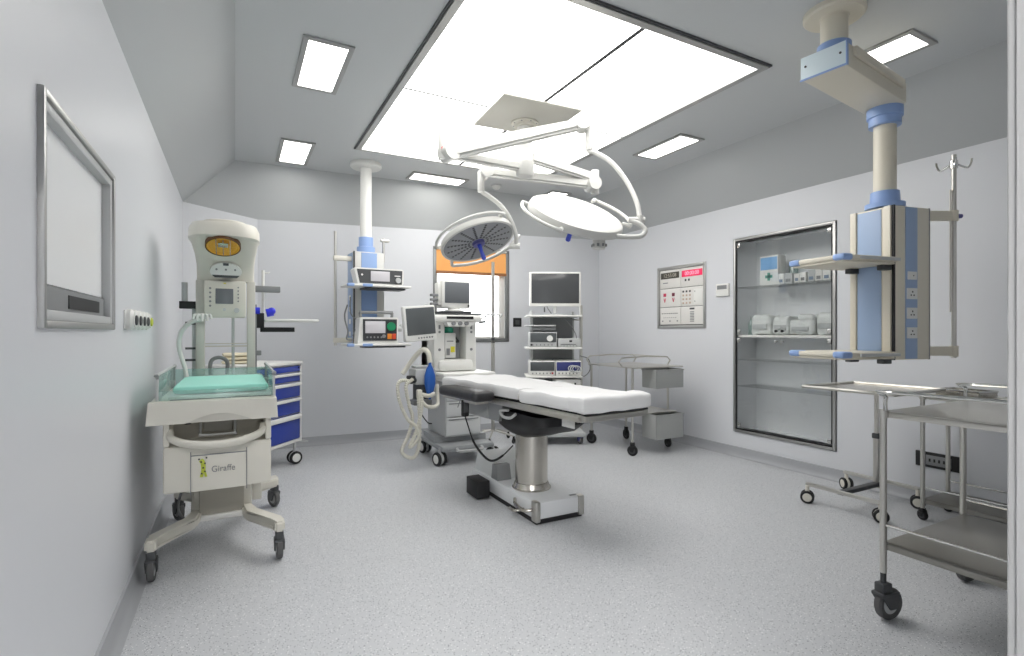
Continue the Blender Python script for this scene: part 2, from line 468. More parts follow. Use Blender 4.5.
# recessed downlights
def downlight(x0, x1, y0, y1, label):
    t = thing('ceiling_light', label, 'ceiling light', ((x0+x1)/2, (y0+y1)/2, CZ), group='recessed ceiling lights')
    a, b_ = (x1-x0)/2, (y1-y0)/2; w = .035
    f = MB()
    for q in ((-a, -a+w, -b_, b_), (a-w, a, -b_, b_), (-a+w, a-w, -b_, -b_+w), (-a+w, a-w, b_-w, b_)):
        f.box(*q, -.014, 0, .002)
    f.build('frame', M_alu, t, 0)
    MB().box(-a+w, a-w, -b_+w, b_-w, -.008, -.002).build('diffuser', M_lamp, t, 0)
downlight(.365, .67, 3.36, 4.09, 'nearer of two square-looking ceiling lights above the infant warmer, at the left')
downlight(.375, .68, 5.25, 5.98, 'farther, smaller ceiling light in the left row, near the back left corner')
downlight(3.56, 3.86, 3.43, 4.08, 'long bright ceiling light near the right wall, above the wall control panel')
downlight(3.54, 3.84, 1.60, 1.93, 'ceiling light behind the arm of the large right ceiling pendant')
downlight(1.76, 2.44, 5.65, 5.95, 'wide ceiling light by the back wall, right of the slim left pendant column')
downlight(3.55, 3.85, 5.58, 5.87, 'small ceiling light at the back, seen behind the surgical lamp heads')
sd = thing('smoke_detector', 'small round white smoke detector on the ceiling behind the surgical lamp arms', 'smoke detector', (2.83, 5.72, CZ))
MB().lathe([(0, -.05), (.03, -.05), (.045, -.035), (.055, -.012), (.055, 0), (0, 0)], 20).build('housing', M_white, sd)
MB().lathe([(.056, -.014), (.07, -.01), (.07, 0), (.056, 0)], 20).build('base_ring', M_lgrey, sd)

# ------------------------------------------------------------------ left wall
xv = thing('x_ray_viewer', 'tall steel-framed film viewer box set in the left wall', 'film viewer', (XL, 2.25, 1.31))
f = MB(); A, B_, h = -.455, .47, .645
def ring(mb, a, b, z0, z1, w, x0, x1):
    mb.box(x0, x1, a, a+w, z0, z1, .004).box(x0, x1, b-w, b, z0, z1, .004).box(x0, x1, a+w, b-w, z0, z0+w, .004).box(x0, x1, a+w, b-w, z1-w, z1, .004)
ring(f, A, B_, 0, h, .022, -.03, .016); f.build('outer_frame', M_alu, xv)
f = MB(); ring(f, A+.022, B_-.022, .022, h-.022, .03, -.03, .008); f.build('inner_frame', M_lgrey, xv)
MB().box(-.03, -.022, A+.05, B_-.05, .13, h-.05).build('viewing_screen', M_view, xv)
MB().box(-.03, -.014, A+.05, B_-.05, .05, .125).build('control_strip', M_mgrey, xv)
MB().box(-.014, -.011, -.10, .32, .065, .108).build('display', M_black, xv)
MB().box(-.014, -.010, -.39, -.345, .068, .11, .002).build('switch', M_white, xv)
f = MB(); f.box(-.06, -.03, A+.02, B_-.02, .03, h-.03); f.build('housing', M_lgrey, xv)
go = thing('gas_outlet_panel', 'row of five white gas outlets on the left wall beyond the film viewer', 'gas outlet', (XL, 3.02, 1.36))
MB().box(0, .008, -.02, .57, -.045, .045, .003).build('back_plate', M_white, go)
for i in range(5):
    y = .03+i*.128
    o = MB(); o.lathe([(0, 0), (.05, 0), (.05, .018), (.038, .03), (.038, .034), (0, .034)], 20, M=Matrix.Translation((.006, y, 0)) @ Matrix.Rotation(R(90), 4, 'Y'))
    o = o.build('outlet', M_white, go)
    MB().lathe([(0, .03), (.024, .03), (.024, .040), (.014, .044), (0, .044)], 16, M=Matrix.Translation((.006, y, -.004)) @ Matrix.Rotation(R(90), 4, 'Y')).build('socket', M_dgrey if i < 4 else M_yg, o)

# ------------------------------------------------------------------ back wall switch
def plate(name, label, cat, x, y, z, rz, w, h, m, parts=()):
    t = thing(name, label, cat, (x, y, z), rz)
    MB().box(-w/2, w/2, -.012, 0, -h/2, h/2, .003).build('cover_plate', m, t)
    return t
t = plate('wall_socket', 'small black wall socket between the window and the video tower', 'socket', *bk(3.14), 1.43, th, .12, .12, M_black)
MB().box(-.03, .03, -.015, -.011, -.03, .03, .002).build('socket_face', M_dgrey, t)

# ------------------------------------------------------------------ right wall
cp = thing('wall_control_panel', 'white operating theatre control panel with clock and timer in a metal frame', 'control panel', (XR, 4.86, 1.345), -90)
# local: x runs along the wall towards the camera, -y into the room
w, h = .75, .745
f = MB()
for a in ((0, .035, 0, h), (w-.035, w, 0, h), (.035, w-.035, 0, .035), (.035, w-.035, h-.035, h)):
    f.box(a[0], a[1], -.014, .02, a[2], a[3], .003)
f.build('frame', M_alu, cp)
MB().box(.02, w-.02, .01, .03, .02, h-.02).build('backing', M_dgrey, cp)
cx = [.04, .372, .378, .71]; zr = [(.045, .252), (.258, .478), (.484, .705)]
tiles = {}
for r_, (za, zb) in enumerate(zr):
    for c_ in range(2):
        tiles[(r_, c_)] = MB().box(cx[c_*2], cx[c_*2+1], -.004, .01, za, zb, .002).build('panel_tile', M_panel, cp)
def pr(c, r_, x0, x1, z0, z1, m, n, d=-.007):   # raised piece on a tile
    return MB().box(x0, x1, d, -.003, z0, z1, .001).build(n, m, tiles[(r_, c)])
a = pr(0, 2, .055, .352, .60, .675, mat('clock_display', (66, 62, 52), .3), 'clock_display')
text('digits', '12:55:08', .062, M_greyseg, tiles[(2, 0)], (.204, -.0075, .637), depth=.0004)
a = pr(1, 2, .395, .70, .60, .675, M_redled, 'timer_display')
text('digits', '00:00:00', .062, M_redseg, tiles[(2, 1)], (.548, -.0075, .637), depth=.0004)
pr(0, 2, .09, .17, .545, .556, M_mgrey, 'printed_mark'); pr(1, 2, .44, .465, .55, .575, M_dgrey, 'printed_mark'); pr(1, 2, .49, .515, .55, .575, M_dgrey, 'printed_mark')
for x in (.12, .26):
    pr(0, 1, x-.022, x+.022, .385, .425, M_red if x < .2 else mat('dark_red_print', (120, 50, 70), .5), 'gas_indicator')
    o = MB(); o.prism([(x-.02, .365), (x-.008, .365), (x, .33), (x+.008, .365), (x+.02, .365), (x+.005, .315), (x-.005, .315)], -.006, -.003, 'y'); o.build('arrow_mark', M_red, tiles[(1, 0)])
for i in range(3):
    for j in range(4):
        pr(1, 1, .405+i*.05, .43+i*.05, .44-j*.045-.022, .44-j*.045, M_dgrey if j == 0 else mat('beige_key', (196, 176, 158), .5), 'key')
pr(1, 1, .575, .70, .275, .45, M_white, 'keypad_sheet'); pr(1, 1, .585, .60, .415, .43, M_dgrey, 'key'); pr(1, 1, .585, .60, .30, .315, M_dgrey, 'key')
for i in range(9): pr(0, 0, .07+i*.03, .088+i*.03, .175, .183, M_dgrey, 'indicator')
for i in range(7): pr(0, 0, .10+i*.032, .112+i*.032, .125, .133, M_mgrey, 'indicator')
for i in range(3): pr(0, 0, .075+i*.12, .095+i*.12, .08, .095, M_mgrey, 'knob')
pr(1, 0, .515, .585, .215, .235, M_dgrey, 'nameplate')
for j in range(7): pr(1, 0, .52, .58, .075+j*.018, .085+j*.018, M_mgrey, 'speaker_slot')
ts = thing('thermostat', 'small white thermostat with grey display between control panel and glass cabinet', 'thermostat', (XR, 3.96, 1.685), -90)
MB().box(0, .165, -.025, .003, 0, .135, .006).build('housing', M_white, ts)
MB().box(.02, .145, -.028, -.024, .075, .118, .001).build('display', M_mgrey, ts)
so = thing('wall_socket', 'black double socket plate low on the right wall behind the steel trolley', 'socket', (XR, 2.08, .35), -90)
MB().box(0, .30, -.012, 0, -.075, .04, .003).build('cover_plate', M_black, so)
MB().box(.07, .23, -.018, -.011, -.055, .018, .002).build('socket_face', M_mgrey, so)
for x in (.09, .12, .15, .18, .205): MB().box(x, x+.012, -.0195, -.017, -.03, -.006, .001).build('pin_hole', M_black, so)

# built-in glass cabinet; local x along the wall towards the camera, +y into the wall
cb = thing('glass_cabinet', 'tall built-in glass-fronted cabinet in the right wall', 'cabinet', (XR, 3.73, .27), -90)
w, h, dp = 1.03, 1.992, .34
f = MB(); f.box(0, w, dp, dp+.02, 0, h).box(-.02, 0, .0, dp+.02, -.02, h+.02).box(w, w+.02, 0, dp+.02, -.02, h+.02).box(0, w, 0, dp+.02, -.02, 0).box(0, w, 0, dp+.02, h, h+.02)
f.build('carcass', M_cabin, cb, 0)
f = MB()
for a in ((-.014, .012, -.014, h+.014), (w-.012, w+.014, -.014, h+.014), (.012, w-.012, -.014, .012), (.012, w-.012, h-.012, h+.014)):
    f.box(a[0], a[1], -.014, .004, a[2], a[3], .003)
f.build('frame', M_alu, cb)
f = MB()
for a in ((.012, .026, .012, h-.012), (w-.026, w-.012, .012, h-.012), (.026, w-.026, .012, .026), (.026, w-.026, h-.026, h-.012)):
    f.box(a[0], a[1], -.006, .006, a[2], a[3])
f.build('gasket', M_black, cb)
MB().box(.004, w-.004, .02, dp, .975, 1.0, .002).build('shelf', M_white, cb)
for z in (1.49, .735, .46): MB().box(.004, w-.004, .02, dp, z, z+.008).build('shelf', M_cabglass, cb)['label'] = 'clear glass shelf'
for i, (a, b_) in enumerate(((.028, w/2-.003), (w/2+.003, w-.028))):
    for za, zb in ((.03, .972), (1.003, h-.03)):
        d = MB().box(a, b_, -.003, .002, za, zb).build('door', M_cabglass, cb)
        e = MB()
        xx = a if i == 0 else b_
        for zz in (za+.03, zb-.03): e.box(xx-.0 if i == 0 else xx-.035, xx+.035 if i == 0 else xx, -.007, .006, zz-.022, zz+.022, .004)
        e.build('hinge', M_chrome, d)
        kx = b_-.03 if i == 0 else a+.03; kz = zb-.035 if za < .5 else za+.035
        MB().lathe([(0, 0), (.008, 0), (.008, .012), (.013, .018), (.013, .026), (0, .028)], 14, M=Matrix.Translation((kx, -.003, kz)) @ Matrix.Rotation(R(90), 4, 'X')).build('knob', M_chrome if za < .5 else M_black, d)
def cabw(lx, ly, lz): return (XR+ly, 3.73-lx, .27+lz)
bxn = thing('medicine_carton', 'blue and white carton with a green cross on the top cabinet shelf', 'carton', cabw(.22, .10, 1.498), -90)
MB().box(0, .20, 0, .12, 0, .30, .002).build('box', M_white, bxn)
MB().box(.008, .192, -.002, .001, .16, .285).build('blue_panel', mat('sky_blue_print', (120, 175, 226), .5), bxn)
o = MB(); o.box(.085, .115, -.002, .001, .05, .13).box(.06, .14, -.002, .001, .075, .105); o.build('green_cross', mat('sea_green_print', (110, 180, 160), .5), bxn)
r2 = random.Random(3)
x = .43; i = 0
wh = ['white', 'pale grey', 'off-white']
while x < .98:
    ww = r2.uniform(.05, .085)
    o = thing('supply_box', 'small %s box on top cabinet shelf, %s right of the carton' % (wh[i % 3], ['first', 'second', 'third', 'fourth', 'fifth', 'sixth', 'seventh', 'eighth', 'ninth', 'tenth'][min(i, 9)]), 'box', cabw(x, .09, 1.498), -90, 'small supply boxes on the top cabinet shelf')
    m_ = [M_white, M_lgrey, M_panel][i % 3]
    MB().box(0, ww, 0, .12, 0, r2.uniform(.09, .12), .003).build('box', m_, o)
    MB().box(ww*.2, ww*.8, -.0015, .001, .02, .05).build('printed_patch', M_mgrey if i % 2 else mat('grey_blue_print', (130, 145, 165), .6), o)
    x += ww+r2.choice([.004, .004, .02]); i += 1
o = thing('supply_jar', 'tall translucent jar behind the carton on the top cabinet shelf', 'jar', cabw(.47, .27, 1.498), -90)
MB().lathe([(0, 0), (.04, 0), (.042, .2), (.03, .22), (0, .22)], 18).build('jar', M_acryl, o)
MB().lathe([(0, .22), (.034, .22), (.034, .25), (0, .25)], 18).build('lid', M_lgrey, o)
# wrapped packs on the middle shelf
def pack(lx, ly, wz, d, hh, label, tilt=0, seed=0.):
    o = thing('wrapped_pack', label, 'wrapped pack', cabw(lx, ly, 1.0), -90+tilt, 'wrapped white packs on the middle cabinet shelf')
    m_ = MB(); m_.rslab(0, wz, 0, d, 0.004, hh, .03, (8, 8, 6), .026, 18, seed+lx*9); m_.build('wrapping', M_paper, o)
    m_ = MB(); m_.box(wz*.15, wz*.85, -.012, .0, hh*.3, hh*.55, .002); m_.build('paper_label', M_lgrey, o)
pack(.14, .06, .22, .2, .20, 'tall square white pack at the left end of the middle cabinet shelf')
pack(.38, .06, .18, .2, .18, 'low crumpled white pack next to the tall square one')
pack(.58, .15, .16, .15, .20, 'narrow grey-white pack in the middle of the cabinet shelf', 4, 2.)
pack(.58, .03, .24, .1, .145, 'flat wide white pack lying in front on the middle shelf', -3, 5.)
pack(.83, .05, .18, .2, .20, 'bulging white pack at the right end of the middle cabinet shelf', 0, 8.)
o = thing('bottle', 'slim clear bottle at the far left of the middle cabinet shelf', 'bottle', cabw(.08, .15, 1.0), -90)
MB().lathe([(0, 0), (.03, 0), (.03, .12), (.012, .15), (.012, .17), (0, .17)], 16).build('body', M_acryl, o)
MB().lathe([(0, .17), (.014, .17), (.014, .19), (0, .19)], 12).build('cap', M_lgrey, o)
# ------------------------------------------------------------------ casters
def caster(parent, x, y, r, top, ang=0., style='grey', wid=.03, trail=.02):
    """swivel caster: housing with stem, wheel as its own piece"""
    M = TRZ(x, y, 0, ang)
    hous, tyre, hub = {'grey': (M_dgrey, M_tyre, M_lgrey), 'white': (M_black, M_black, M_white), 'cream': (M_cream, M_black, M_cream),
                       'dark': (M_black, M_black, M_dgrey), 'steel': (M_chrome, M_black, M_mgrey), 'blue': (M_purple, M_tyre, M_lgrey)}[style]
    f = MB()
    f.box(-wid*.8, wid*.8, -r*.55, r*.55+trail, r*1.55, r*1.55+.018, .006, M=M)
    f.cyl((0, 0, r*1.5), (0, 0, top), .012, M=M)
    if top-r*1.55 > .03: f.box(-wid*.62, wid*.62, -r*.4, r*.4, r*1.6, min(top-.004, r*1.6+.055), .006, M=M)
    for s_ in (-1, 1):
        f.prism([(-r*.5, r*1.6), (r*.6+trail, r*1.6), (trail+r*.28, r*.75), (trail-r*.28, r*.75)], s_*(wid*.5+.004), s_*(wid*.5+.010), 'x', M=M)
    c = f.build('caster', hous, parent)
    W = M @ Matrix.Translation((0, trail, r)) @ Matrix.Rotation(R(90), 4, 'Y')
    w = MB()
    w.lathe([(r*.62, -wid*.4), (r*.9, -wid*.5), (r, -wid*.3), (r, wid*.3), (r*.9, wid*.5), (r*.62, wid*.4)], 28, M=W)
    w = w.build('wheel', tyre, c)
    h = MB(); h.lathe([(0, -wid*.52), (r*.3, -wid*.52), (r*.64, -wid*.38), (r*.64, wid*.38), (r*.3, wid*.52), (0, wid*.52)], 24, M=W)
    h.build('hub', hub, c)
    return c
def twin(parent, x, y, r, top, ang=0., style='white'):
    """double-disc caster with a light hub and shell"""
    M = TRZ(x, y, 0, ang)
    hous, tyre, hub = {'white': (M_lgrey, M_black, M_white), 'cream': (M_cream, M_black, M_cream)}[style]
    f = MB(); f.lathe([(0, -r*.28), (r*.75, -r*.28), (r*.9, -r*.1), (r*.9, r*.1), (r*.75, r*.28), (0, r*.28)], 24, M=M @ Matrix.Translation((0, 0, r)) @ Matrix.Rotation(R(90), 4, 'Y'))
    f.cyl((0, 0, r*1.2), (0, 0, top), .014, M=M)
    c = f.build('caster', hous, parent)
    for s_ in (-1, 1):
        W = M @ Matrix.Translation((s_*r*.5, 0, r)) @ Matrix.Rotation(R(90*s_), 4, 'Y')
        w = MB(); w.lathe([(r*.6, -r*.2), (r*.95, -r*.2), (r, -r*.1), (r, r*.12), (r*.92, r*.22), (r*.7, r*.24), (r*.66, r*.2)], 26, M=W).build('wheel', tyre, c)
        MB().lathe([(0, -.1*r), (r*.68, -.1*r), (r*.68, r*.2), (r*.5, r*.27), (0, r*.28)], 24, M=W).build('hub', hub, c)
    return c

# ------------------------------------------------------------------ infant warmer
WX, WY = -.09, 3.7
iw = thing('infant_warmer', 'cream open infant warmer with turquoise mattress and overhead heater, by the left wall', 'infant warmer', (WX, WY, 0))
L = lambda x, y, z: (x-WX, y-WY, z)      # metres in the room -> metres from the warmer's base
def bx(mb, x0, x1, y0, y1, z0, z1, *a, **k): return mb.box(x0-WX, x1-WX, y0-WY, y1-WY, z0, z1, *a, **k)
for (wx, wy, cxp) in ((-.385, 3.27, -.20), (.225, 3.26, .06), (.26, 4.25, .06), (-.34, 4.25, -.20)):
    cy = 3.60 if wy < 3.7 else 4.0
    leg = MB()
    sx = 1 if wx > 0 else -1
    def cs(p, w, z0, z1):
        return [(p[0]-w, p[1], z0), (p[0]+w, p[1], z0), (p[0]+w, p[1], z1), (p[0]-w, p[1], z1)]
    s2 = 1 if wy < 3.7 else -1
    pth = [Vector((wx-.0*sx, wy-.045*s2)), Vector((wx, wy+.05*s2)), Vector((cxp+.02*sx, cy-.08*s2)), Vector((cxp, cy+.10*s2))]
    A_, B_ = [], []
    for i_, p_ in enumerate(pth):
        d_ = (pth[min(i_+1, 3)]-pth[max(i_-1, 0)]).normalized(); n_ = Vector((-d_.y, d_.x))*(.030 if i_ else .026)
        A_.append(p_+n_); B_.append(p_-n_)
    leg.prism([(q.x-WX, q.y-WY) for q in A_+B_[::-1]], .165, .225, 'z')
    bmesh.ops.bevel(leg.bm, geom=list(leg.bm.edges), offset=.012, segments=3, affect='EDGES')
    leg.build('leg', M_cream, iw)
    caster(iw, wx-WX, wy-WY, .066, .175, 0 if wy < 3.7 else 25, 'grey', .034, .012)
f = MB(); bx(f, -.235, .095, 3.66, 3.98, .19, .46, .02); f.build('base_column', M_cream2, iw)
f = MB(); bx(f, -.19, .05, 3.63, 3.665, .20, .44, .006); f.build('base_cover', mat('greige_cover', (172, 168, 156), .5), iw)
f = MB(); bx(f, -.22, .08, 3.61, 3.67, .165, .20, .01); f.build('foot_bar', M_white, iw)
f = MB(); bx(f, .10, .16, 3.9, 3.96, .17, .30, .01); f.cyl(L(.13, 3.88, .34), L(.13, 3.94, .34), .045); f.build('connector', M_cream, iw)
f = MB(); f.cyl(L(.13, 3.872, .34), L(.13, 3.882, .34), .034); f.build('connector_ring', M_dgrey, iw)
# cabinet
f = MB(); bx(f, -.33, .18, 3.22, 4.0, .455, .70, .012); bx(f, -.33, -.30, 3.22, 4.0, .70, .83, .008); bx(f, .15, .18, 3.22, 4.0, .70, .83, .008)
f.build('body', M_cream, iw)
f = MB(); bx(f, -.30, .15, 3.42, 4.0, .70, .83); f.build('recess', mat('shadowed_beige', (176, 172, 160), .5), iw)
f = MB(); bx(f, -.205, .055, 3.212, 3.225, .455, .645, .004); d = f.build('drawer_front', M_cream, iw)
for x in (-.208, .055): f = MB(); bx(f, x, x+.004, 3.2105, 3.222, .44, .665); f.build('edge_groove', M_mgrey, d)
f = MB(); bx(f, -.205, .057, 3.2105, 3.222, .643, .647); f.build('edge_groove', M_mgrey, d)
text('lettering', 'Giraffe', .046, M_mgrey, d, L(-.055, 3.209, .565), sx=.9)
lg = MB(); lg.prism([(-.165, .53), (-.158, .565), (-.16, .60), (-.168, .615), (-.155, .628), (-.145, .622), (-.138, .60), (-.138, .565), (-.13, .53), (-.142, .53), (-.146, .552), (-.15, .53)], 3.2065-WY, 3.209-WY, 'y', M=Matrix.Translation((-WX, 0, 0)))
lg.build('giraffe_mark', M_yg, d)
lg = MB()
for sx_, sz_ in ((-.162, .607), (-.145, .598), (-.153, .575), (-.145, .555), (-.16, .545), (-.172, .622), (-.138, .627)): bx(lg, sx_, sx_+.008, 3.205, 3.2075, sz_, sz_+.008, .001)
lg.build('giraffe_spots', M_ink, d)
# curved push handle and inner drawer grip
f = MB(); f.tube([L(-.30, 3.25, .775), L(-.285, 3.19, .745), L(-.2, 3.145, .72), L(-.08, 3.13, .712), L(.04, 3.145, .722), L(.125, 3.19, .748), L(.14, 3.25, .775)], .017, seg=12, smooth=6, flat=1.3)
f.build('push_handle', M_cream, iw)
f = MB(); bx(f, -.155, -.01, 3.395, 3.43, .735, .815, .006); d = f.build('inner_drawer', mat('grey_beige_drawer', (158, 156, 148), .5), iw)
f = MB(); f.tube([L(-.17, 3.40, .80), L(-.17, 3.36, .74), L(-.16, 3.35, .728), L(-.01, 3.35, .728), L(.0, 3.36, .74), L(0, 3.40, .80)], .007, smooth=3); f.build('grip', M_lgrey, d)
f = MB(); bx(f, -.12, -.05, 3.385, 3.396, .798, .808); bx(f, -.25, -.21, 3.36, 3.40, .79, .825, .01); f.build('catch', M_black, iw)
# bed tray
f = MB()
poly = [(-.395, .828), (-.225, .828)]
for k in range(0, 11):
    a = k/10; poly.append((-.225+a*.31, .828+.045*math.sin(math.pi*a)))
poly += [(.21, .828), (.203, .935), (-.385, .945)]
f.prism([(p[0]-WX, p[1]) for p in poly], 3.15-WY, 3.19-WY, 'y'); bx(f, -.39, .207, 3.19, 4.12, .83, .94, .01)
f.build('bed_tray', M_cream, iw)
f = MB(); 
poly = [(-.225, .828)]+[(-.225+k/10*.31, .828+.045*math.sin(math.pi*k/10)) for k in range(11)]
f.prism([(p[0]-WX, p[1]) for p in poly], 3.165-WY, 3.172-WY, 'y'); f.build('arch_inset', M_cream2, iw)
f = MB(); bx(f, -.31, .185, 3.24, 4.02, .94, .962, .008); f.build('bed_deck', M_white, iw)
f = MB(); bx(f, -.30, .18, 3.235, 3.24, .938, .945); f.build('deck_seam', M_dgrey, iw)
f = MB(); f.rslab(-.295-WX, .17-WX, 3.27-WY, 4.0-WY, .963, 1.012, .024, (12, 16, 4), .003, 8)
f.build('mattress', M_turq, iw)
# clear side guards
for nm, a in (('left', (-.355, -.347, 3.2, 4.05)), ('right', (.188, .196, 3.2, 4.05))):
    f = MB(); bx(f, *a, .945, 1.07, .003); g = f.build('side_guard', M_acryl, iw)
    f = MB(); x = (a[0]+a[1])/2
    f.tube([L(x, 3.2, .945), L(x, 3.2, 1.06), L(x, 3.23, 1.078), L(x, 4.02, 1.078), L(x, 4.05, 1.06), L(x, 4.05, .945)], .006, seg=6, smooth=2); f.build('guard_rim', M_lgrey, g)
    f = MB()
    for y in (3.24, 3.98): bx(f, x-.012, x+.012, y, y+.035, .93, .985, .004)
    f.build('guard_clip', M_lgrey, g)
f = MB(); bx(f, -.345, .186, 3.2, 3.206, .945, .995, .002); f.build('front_guard', M_acryl, iw)
f = MB(); bx(f, -.345, .186, 4.045, 4.051, .945, 1.055, .002); f.build('rear_guard', M_acryl, iw)
f = MB(); bx(f, -.21, .18, 4.08, 4.22, .83, 1.0, .02); f.build('rear_shelf', M_cream, iw)
# uprights, screen, heater hood
for x in (-.238, .075):
    f = MB(); bx(f, x, x+.054, 4.16, 4.23, .9, 1.66, .008); f.build('upright', mat('ivory_post', (206, 204, 196), .4), iw)
f = MB(); bx(f, -.188, .068, 4.11, 4.165, 1.40, 1.655, .012); d = f.build('control_unit', M_cream, iw)
f = MB(); bx(f, -.118, -.01, 4.104, 4.112, 1.495, 1.60, .003); f.build('screen', M_screen2, d)
f = MB()
for k in range(5): f.cyl(L(-.150, 4.104, 1.60-k*.03), L(-.150, 4.112, 1.60-k*.03), .007); f.cyl(L(.02, 4.104, 1.61-k*.024), L(.02, 4.112, 1.61-k*.024), .005)
f.build('buttons', M_mgrey, d)
f = MB(); f.cyl(L(.01, 4.09, 1.45), L(.01, 4.112, 1.45), .017); f.cyl(L(-.065, 4.104, 1.455), L(-.065, 4.112, 1.455), .010); f.build('dial', M_lgrey, d)
f = MB(); bx(f, -.07, -.055, 4.106, 4.112, 1.632, 1.64); f.build('indicator_light', M_yellow, d)
f = MB(); bx(f, -.185, .075, 4.19, 4.2, 1.195, 1.205); bx(f, -.185, .075, 4.19, 4.2, 1.215, 1.222); f.build('cross_bar', M_cream2, iw)
f = MB(); f.cyl(L(-.012, 4.21, .95), L(-.012, 4.21, 1.42), .010); f.build('lift_rod', M_lgrey, iw)
f = MB(); f.tube([L(-.15, 4.22, .98), L(-.15, 4.22, 1.09), L(-.10, 4.22, 1.12), L(-.05, 4.22, 1.09), L(-.05, 4.22, 1.0)], .013, smooth=5); f.build('hose_loop', M_mgrey, iw)
f = MB()
f.loft([(-.055-WX, 4.21-WY, 1.655, .178, .06), (-.055-WX, 4.205-WY, 1.70, .178, .07), (-.055-WX, 4.18-WY, 1.765, .178, .095), (-.056-WX, 4.13-WY, 1.83, .185, .155), (-.058-WX, 4.08-WY, 1.885, .197, .215), (-.06-WX, 4.06-WY, 1.912, .203, .245)], 36, 3.4)
f.build('hood_neck', M_cream, iw)
f = MB()
f.loft([(-.06-WX, 4.055-WY, 1.905, .200, .25), (-.06-WX, 4.055-WY, 1.917, .212, .27), (-.06-WX, 4.055-WY, 1.975, .210, .268), (-.06-WX, 4.06-WY, 2.008, .195, .25), (-.06-WX, 4.07-WY, 2.013, .14, .19), (-.06-WX, 4.07-WY, 2.035, .13, .18), (-.06-WX, 4.07-WY, 2.042, .11, .16)], 40, 3.0)
f.build('heater_hood', M_cream, iw)
# heater reflector under the hood front
HM = Matrix.Translation(L(-.068, 3.885, 1.872)) @ Matrix.Rotation(R(-27), 4, 'X')
f = MB(); f.lathe([(0, -.004), (.05, -.007), (.085, -.014), (.09, -.022), (.097, -.022), (.097, .03), (0, .03)], 32, M=HM); h = f.build('heater_lamp', M_amber, iw)
f = MB(); f.lathe([(.096, -.024), (.103, -.024), (.103, .02), (.096, .02)], 32, M=HM); f.build('lamp_rim', mat('brown_rim', (96, 62, 30), .5), h)
f = MB()
for k in (-.04, 0, .04): f.cyl((k, -.085, -.024), (k, .085, -.024), .003, M=HM)
f.box(-.03, .03, -.05, -.005, -.03, -.022, .004, M=HM)
f.build('lamp_guard', M_steel, h)
# alarm badge on the neck
BM = Matrix.Translation(L(-.055, 4.095, 1.74)) @ Matrix.Rotation(R(22), 4, 'X') @ Matrix.Scale(1.12, 4)
f = MB(); f.prism([(.086*math.cos(R(a)), -.02+.062*math.sin(R(a))) for a in range(0, 181, 15)]+[(-.075, -.04), (.075, -.04)], -.03, .03, 'y', M=BM); b_ = f.build('alarm_cover', M_white, iw)
f = MB(); f.prism([(-.075, -.036), (-.06, -.052), (.06, -.052), (.075, -.036)], -.031, .02, 'y', M=BM); f.box(-.015, .015, -.034, -.028, .025, .04, .002, M=BM); f.build('alarm_lens', M_dgrey, b_)
f = MB()
for k in (-.05, 0, .05): f.cyl((k, -.033, -.0), (k, -.028, 0), .006, M=BM)
f.build('alarm_button', M_mgrey, b_)
# hose with clip
f = MB(); f.tube([L(-.28, 4.03, .96), L(-.29, 4.05, 1.05), L(-.325, 4.04, 1.2), L(-.31, 4.02, 1.30), L(-.26, 4.0, 1.36), L(-.2, 4.0, 1.385)], .014, seg=10, smooth=8); h = f.build('hose', M_white, iw)
f = MB()
for a in range(-60, 61, 30):
    f.tube([L(-.19, 3.99, 1.40), L(-.19+.05*math.sin(R(a)), 3.975, 1.40+.012), L(-.19+.06*math.sin(R(a)), 3.97, 1.40-.03*math.cos(R(a)))], .009, seg=6, smooth=4)
f.sphere(L(-.19, 3.99, 1.405), .03, (1.1, .6, .6)); f.build('hose_clip', M_white, h)
# left side rail with black bracket
f = MB(); f.cyl(L(-.305, 4.2, 1.50), L(-.305, 4.2, 1.64), .018); bx(f, -.262, -.238, 4.19, 4.21, .95, 1.5, .004); f.build('side_rail', M_lgrey, iw)
f = MB(); bx(f, -.335, -.235, 4.17, 4.23, 1.46, 1.51, .004); f.build('rail_bracket', M_black, iw)
for za, zb in ((1.35, 1.37), (1.18, 1.195), (1.10, 1.115)):
    f = MB(); bx(f, -.30, -.235, 4.18, 4.2, za, zb); f.build('rail_clip', M_dgrey, iw)
# right side accessories: drip pole, shelf on a black arm
f = MB(); f.cyl(L(.185, 4.3, 1.34), L(.185, 4.3, 1.76), .010); f.tube([L(.185, 4.3, 1.745), L(.215, 4.29, 1.74), L(.23, 4.29, 1.75)], .004, smooth=4); f.build('drip_pole', M_white, iw)
f = MB(); bx(f, .125, .30, 4.24, 4.30, 1.595, 1.64, .006); f.build('side_bracket', M_mgrey, iw)
f = MB(); bx(f, .12, .19, 4.24, 4.32, 1.33, 1.44, .005); bx(f, .165, .40, 4.26, 4.30, 1.30, 1.335, .004); f.build('shelf_arm', M_black, iw)
f = MB(); bx(f, .19, .56, 4.14, 4.42, 1.375, 1.395, .008); f.build('side_shelf', M_white, iw)
f = MB(); f.cyl(L(.11, 4.2, 1.455), L(.16, 4.2, 1.455), .024); f.cyl(L(.205, 4.25, 1.44), L(.25, 4.25, 1.45), .03); f.sphere(L(.24, 4.25, 1.455), .028); f.build('clamp_knob', M_violet, iw)
f = MB(); bx(f, .125, .17, 4.2, 4.24, 1.13, 1.165, .004); bx(f, .128, .14, 4.21, 4.24, .95, 1.5); f.build('right_rail', M_mgrey, iw)
# mains cable looped near the floor
f = MB(); f.tube([L(-.16, 4.05, .4), L(-.27, 4.08, .34), L(-.33, 4.05, .16), L(-.28, 3.98, .08), L(-.2, 4.0, .10), L(-.17, 4.05, .25)], .008, smooth=8); f.build('mains_cable', M_mgrey, iw)

